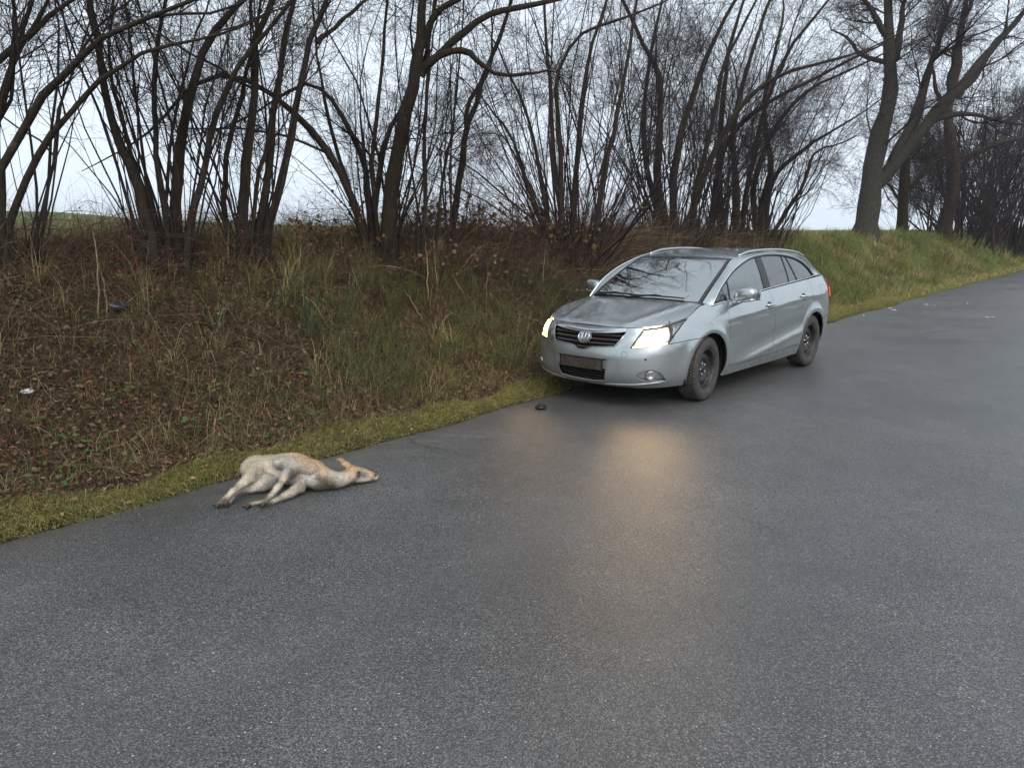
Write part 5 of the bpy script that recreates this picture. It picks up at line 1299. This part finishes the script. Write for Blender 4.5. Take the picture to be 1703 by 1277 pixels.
# ------------------------------------------------------------------ the deer lying on the tar
def ZP(x, y, z): return at_z(330 + x / 5.16, 720 + y / 5.16, z)
d_rump, d_nose = ZP(500, 300, 0.1), ZP(1180, 405, .1)
e1 = d_nose - d_rump; e1[2] = 0; e1 /= np.linalg.norm(e1); e2 = np.array([e1[1], -e1[0], 0]); e3 = np.array([0, 0, 1.0])     # e2 points to the belly side
mb = MB()
def ell(c, r, ax=(e1, e2, e3), n=14, m=20):
    V, F = [], []
    for i in range(n + 1):
        th = math.pi * i / n
        for j in range(m):
            ph = 2 * math.pi * j / m
            V.append(c + ax[0] * r[0] * math.cos(th) + ax[1] * r[1] * math.sin(th) * math.cos(ph) + ax[2] * r[2] * math.sin(th) * math.sin(ph))
    for i in range(n):
        for j in range(m): F.append((i * m + j, i * m + (j + 1) % m, (i + 1) * m + (j + 1) % m, (i + 1) * m + j))
    mb.put(V, F)
def chain(pts, K=26):
    P = np.array([ZP(*p[:3]) for p in pts]); r = np.array([p[3] for p in pts])
    Q = resample(P, K); s = np.concatenate([[0], np.cumsum(np.linalg.norm(np.diff(P, axis=0), axis=1))]); rr = np.interp(np.linspace(0, s[-1], K), s, r)
    v, q = tubes(Q[None], rr[None], 14); n = len(v); mb.put(v, q); o = len(mb.v) - n
    mb.f.append(tuple(o + i for i in range(14))[::-1]); mb.f.append(tuple(o + n - 14 + i for i in range(14)))
    for p, r_ in ((Q[0], rr[0]), (Q[-1], rr[-1])): ell(p, (r_,) * 3, n=8, m=10)
    return Q
ell(ZP(520, 305, .090), (.125, .112, .090)); ell(ZP(655, 312, .098), (.18, .128, .098)); ell(ZP(800, 306, .108), (.18, .130, .108)); ell(ZP(930, 345, .098), (.15, .122, .098)); ell(ZP(1030, 385, .078), (.10, .098, .078))
ell(ZP(760, 262, .17), (.10, .07, .050))
chain([(1000, 372, .09, .086), (1100, 392, .075, .066), (1190, 402, .062, .054), (1260, 388, .060, .048), (1325, 362, .065, .046)])
chain([(1320, 352, .068, .052), (1370, 350, .064, .050), (1430, 356, .054, .040), (1485, 366, .044, .030), (1512, 370, .038, .026)])
chain([(1330, 388, .045, .030), (1420, 392, .034, .024), (1500, 386, .026, .018)])
eb, et = ZP(1300, 296, .10), ZP(1196, 221, .115); ed = unit(et - eb); en_ = unit(np.cross(ed, CF)); ell((eb + et) / 2, (np.linalg.norm(et - eb) * .50, .027, .0095), (ed, en_, unit(np.cross(ed, en_))))
ell(ZP(1330, 300, .09), (.035, .02, .02))
LEGS = [[(545, 305, .12, 0.0688), (500, 345, .12, 0.0558), (420, 405, .105, 0.0335), (330, 478, .085, 0.0185), (255, 545, .055, 0.0139), (208, 592, .030, 0.0160), (178, 612, .020, 0.0134)],
        [(600, 415, .065, 0.0577), (500, 455, .045, 0.0418), (400, 488, .034, 0.0210), (320, 522, .026, 0.0139), (262, 582, .022, 0.0151), (240, 605, .018, 0.0126)],
        [(965, 305, .160, 0.0465), (860, 305, .160, 0.0409), (765, 352, .140, 0.0316), (715, 425, .115, 0.0176), (640, 520, .075, 0.0151), (600, 566, .048, 0.0143), (562, 606, .026, 0.0126)],
        [(870, 465, .050, 0.0428), (790, 515, .038, 0.0279), (720, 553, .028, 0.0168), (640, 582, .024, 0.0151), (560, 592, .020, 0.0139), (470, 606, .018, 0.0143), (432, 622, .015, 0.0118)]]
chain([(1312, 304, .095, .020), (1275, 276, .105, .022), (1235, 246, .113, .017), (1192, 217, .118, .006)], 16)
tips = []
for L_ in LEGS:
    Q = chain(L_, 34); tips.append((Q[-1], unit(Q[-1] - Q[-4]), L_[-1][3]))
ell(ZP(452, 335, .07), (.05, .028, .022))
raw = mk('deer_raw', np.array(mb.v), mb.f, None)
# nothing below the tar
md = raw.modifiers.new('r', 'REMESH'); md.mode = 'VOXEL'; md.voxel_size = .0062; md.use_smooth_shade = True
md2 = raw.modifiers.new('s', 'SMOOTH'); md2.factor = .5; md2.iterations = 4
dg = bpy.context.evaluated_depsgraph_get(); me = bpy.data.meshes.new_from_object(raw.evaluated_get(dg)); bpy.data.objects.remove(raw)
n = len(me.vertices); co = np.zeros(n * 3, np.float32); me.vertices.foreach_get('co', co); co = co.reshape(-1, 3).astype(float)
me.update(); nr = np.zeros(n * 3, np.float32); me.vertices.foreach_get('normal', nr); nr = nr.reshape(-1, 3).astype(float)
# loose hide: ribs, folds
co += nr * (.0035 * np.sin(38 * (co @ e1) + 5 * wob(co[:, 0] * 4, co[:, 1] * 4, 1.5)) * np.exp(-((co - ZP(790, 300, .15)) ** 2).sum(1) / .02) + .0034 * wob(co[:, 0] * 12, co[:, 1] * 12 + co[:, 2] * 9, 1.6))[:, None]
co[:, 2] = np.where(co[:, 2] < .006, .006 + (co[:, 2] - .006) * .12, co[:, 2])
_d = co - CAM; _dep = _d @ CF; _u = 851.5 + FPX * (_d @ CR) / _dep; _v = 638.5 - FPX * (_d @ CU) / _dep
def SP(x, y):                                            # the point of the hide seen there
    q = np.hypot(_u - (330 + x / 5.16), _v - (720 + y / 5.16)); m = np.nonzero(q < max(2.0, q.min() + .5))[0]; return co[m[np.argmin(_dep[m])]]
def coat(p):  # fur colours, with shade in the hollows and folds painted in
    b = (p - ZP(700, 330, .1)) @ e2
    c = np.zeros((len(p), 3)); k = sstep(.06, -.10, b + .02 * wob(p[:, 0] * 6, p[:, 1] * 6, 1.2))[:, None]
    c[:] = (.43, .375, .30); c = c * (1 - k) + np.array([.40, .265, .145]) * k
    p0 = p; p = p + .016 * np.stack([wob(p0[:, 1] * 9, p0[:, 2] * 9 + p0[:, 0] * 4, 1.3), wob(p0[:, 0] * 9, p0[:, 2] * 8, 1.4), wob(p0[:, 0] * 8, p0[:, 1] * 8, 1.5)], 1)
    for (x, y, z), r, col, w in [((470, 270, 0), .14, (.47, .39, .27), .8), ((740, 230, 0), .13, (.40, .375, .335), .9), ((620, 300, 0), .08, (.44, .39, .31), .7), ((640, 420, 0), .07, (.33, .30, .27), .8), ((560, 440, 0), .06, (.55, .50, .43), .8),
            ((830, 190, 0), .06, (.43, .30, .18), .7), ((930, 230, 0), .06, (.44, .295, .165), .85), ((1020, 270, 0), .06, (.44, .30, .17), .85), ((1110, 320, 0), .055, (.44, .31, .185), .85), ((1190, 350, 0), .05, (.44, .30, .17), .7), ((950, 300, 0), .06, (.36, .28, .20), .7),
            ((1240, 410, 0), .07, (.46, .43, .38), .85), ((1180, 440, 0), .05, (.40, .36, .31), .7), ((960, 400, 0), .06, (.55, .51, .46), .9), ((900, 440, 0), .035, (.34, .27, .20), .7), ((840, 400, 0), .04, (.30, .25, .20), .7),
            ((1095, 440, 0), .038, (.100, .078, .060), .85), ((1045, 370, 0), .022, (.14, .11, .085), .75), ((1065, 405, 0), .022, (.12, .095, .075), .75), ((1140, 462, 0), .036, (.085, .066, .052), .9), ((1030, 478, 0), .035, (.15, .12, .095), .75), ((960, 492, 0), .03, (.20, .16, .125), .75), ((900, 470, 0), .025, (.26, .21, .165), .7), ((1150, 415, 0), .02, (.25, .19, .14), .6),
            ((820, 350, 0), .030, (.15, .125, .10), .85), ((880, 330, 0), .025, (.19, .155, .12), .7), ((700, 265, 0), .022, (.20, .185, .17), .8), ((580, 330, 0), .030, (.22, .19, .15), .75), ((520, 335, 0), .028, (.24, .20, .16), .6), ((430, 355, 0), .025, (.30, .25, .19), .6), ((650, 440, 0), .03, (.20, .18, .16), .7),  # dark spots: painted shade of the elbow hollow and thigh folds
            ((740, 360, 0), .025, (.55, .42, .26), .7), ((600, 300, 0), .03, (.56, .48, .36), .7), ((420, 410, 0), .03, (.54, .47, .38), .7), ((300, 490, 0), .03, (.56, .49, .40), .7), ((680, 460, 0), .025, (.52, .46, .38), .7),
            ((1420, 390, 0), .045, (.50, .47, .42), .8), ((1430, 300, 0), .03, (.40, .31, .21), .8), ((1400, 345, 0), .040, (.21, .18, .155), .85), ((1375, 335, 0), .020, (.06, .05, .042), .95), ((1440, 350, 0), .02, (.13, .11, .095), .7), ((1330, 310, 0), .022, (.30, .23, .16), .7), ((1480, 345, 0), .016, (.36, .30, .24), .6),
            ((1514, 344, 0), .013, (.010, .009, .009), 1.0), ((1524, 378, 0), .014, (.74, .72, .69), 1.0), ((1500, 400, 0), .012, (.05, .045, .04), .8), ((1240, 255, 0), .03, (.52, .44, .33), .7), ((1255, 290, 0), .018, (.22, .18, .14), .8), ((1200, 225, 0), .012, (.25, .19, .13), .7),
            ((190, 600, 0), .04, (.150, .112, .084), .9), ((245, 600, 0), .03, (.13, .10, .075), .85), ((560, 600, 0), .035, (.15, .112, .082), .9), ((440, 612, 0), .04, (.20, .145, .105), .9), ((600, 565, 0), .025, (.24, .18, .135), .8), ((720, 560, 0), .02, (.20, .165, .13), .6)]:
        w_ = (w * np.exp(-((p - SP(x, y)) ** 2).sum(1) / (r * r * 1.0)))[:, None]; w_ = np.clip(w_ * 1.6, 0, w); c = c * (1 - w_) + np.array(col) * w_
    p = p0; return c * (1 + .12 * wob((p @ e1) * 7, (p @ e2) * 30 + p[:, 2] * 30, 1.3))[:, None] * (1 + .12 * wob(p[:, 0] * 22, p[:, 1] * 22 + p[:, 2] * 17, 1.1))[:, None]
deer_p = (d_rump + d_nose) / 2; deer_p[2] = 0
me.vertices.foreach_set('co', (co - deer_p).astype(np.float32).ravel()); me.update()
cc = np.ones((n, 4), np.float32); cc[:, :3] = coat(co) * 1.0; at_ = me.attributes.new('tint', 'FLOAT_COLOR', 'POINT'); at_.data.foreach_set('color', cc.ravel())
M_fur = tinted('deer_coat_shaded', .85, .15, 0, 190, .5)
deer = empty('roe_deer', tuple(deer_p)); tag(deer, 'tan and cream deer lying on its side on the tar near the verge', 'deer')
me.materials.clear(); me.materials.append(M_fur)
add('body', me, None, deer)
# short coat hairs
tri = len(me.polygons); ar = np.zeros(tri, np.float32); me.polygons.foreach_get('area', ar); g = np.random.default_rng(9)
ctr = np.zeros(tri * 3, np.float32); me.polygons.foreach_get('center', ctr); ctr = ctr.reshape(-1, 3).astype(float); pn = np.zeros(tri * 3, np.float32); me.polygons.foreach_get('normal', pn); pn = pn.reshape(-1, 3).astype(float)
m = 60000; ii = g.choice(tri, m, p=ar / ar.sum()); P = ctr[ii] + g.normal(0, .002, (m, 3)); N = pn[ii]
keep = P[:, 2] > .006; P, N = P[keep], N[keep]; m = len(P)
ha = (P + deer_p - ZP(1330, 340, .08)) @ e1
flow = unit(-e1[None] + .45 * e2[None] + g.normal(0, .25, (m, 3))); flow -= N * (flow * N).sum(1, keepdims=True); flow = unit(flow)
dirs = unit(flow + N * g.uniform(.10, .45, (m, 1))); side = unit(np.cross(dirs, N)); Lh = g.uniform(.009, .022, m) * np.where(ha > 0, .45, 1.0)
V = np.stack([P - side * .0008, P + side * .0008, P + dirs * Lh[:, None] + N * .0005], 1).reshape(-1, 3)
hc = np.repeat(coat(P + deer_p) * g.uniform(.55, 1.55, (m, 1)), 3, 0)
o = mk('fur', V, np.arange(m * 3).reshape(-1, 3), M_fur, deer, False, hc); tag(o, kind='stuff')
M_hoof = plain('hoof_horn', (.018, .015, .013), .4, 0, .3, 60)
for p, d, r_ in tips:
    d = unit(d * [1, 1, .2] + [0, 0, -.05]); s_ = unit(np.cross(d, e3)); u_ = np.cross(s_, d)
    for sg in (-1, 1):
        b = p - deer_p + s_ * sg * .010 - d * .006; dd = unit(d + s_ * sg * .22)
        prof = [(0, .011), (.016, .0125), (.030, .0095), (.044, .003)]; V, F = [], []
        for h_, q in prof:
            for i in range(8): a = i * math.pi / 4; V.append(b + dd * h_ + s_ * q * .72 * math.cos(a) + u_ * q * math.sin(a))
        for k in range(3):
            for i in range(8): F.append((k * 8 + i, k * 8 + (i + 1) % 8, k * 8 + 8 + (i + 1) % 8, k * 8 + 8 + i))
        F.append(tuple(range(8))[::-1]); F.append(tuple(range(24, 32))); V = np.array(V); V[:, 2] = np.maximum(V[:, 2], .004); mk('hoof', V, F, M_hoof, deer)
M_eye = plain('eye_dark', (.008, .007, .007), .15, 0, .1, 40)
mb = MB(); ell(ZP(1378, 336, .112) - deer_p, (.012, .007, .007)); mb.build('eye', M_eye, deer, True)
mb = MB(); ell(ZP(1519, 350, .052) - deer_p, (.015, .017, .014)); mb.build('nose', M_eye, deer, True)
# ------------------------------------------------------------------ damp winter air
M_haze = bpy.data.materials.new('haze_air'); M_haze.use_nodes = True
hn, hl_ = M_haze.node_tree.nodes, M_haze.node_tree.links; hn.clear()
ho = hn.new('ShaderNodeOutputMaterial'); pv = hn.new('ShaderNodeVolumePrincipled')
pv.inputs['Color'].default_value = (.86, .91, .97, 1); pv.inputs['Density'].default_value = .0006; pv.inputs['Anisotropy'].default_value = .2
hl_.new(pv.outputs[0], ho.inputs['Volume'])
mb = MB(); mb.box((0, 0, 7.0), (1260, 1260, 18.5)); hz = mb.build('haze', M_haze); tag(hz, 'thin grey winter haze hanging over road and field', 'haze', kind='stuff')
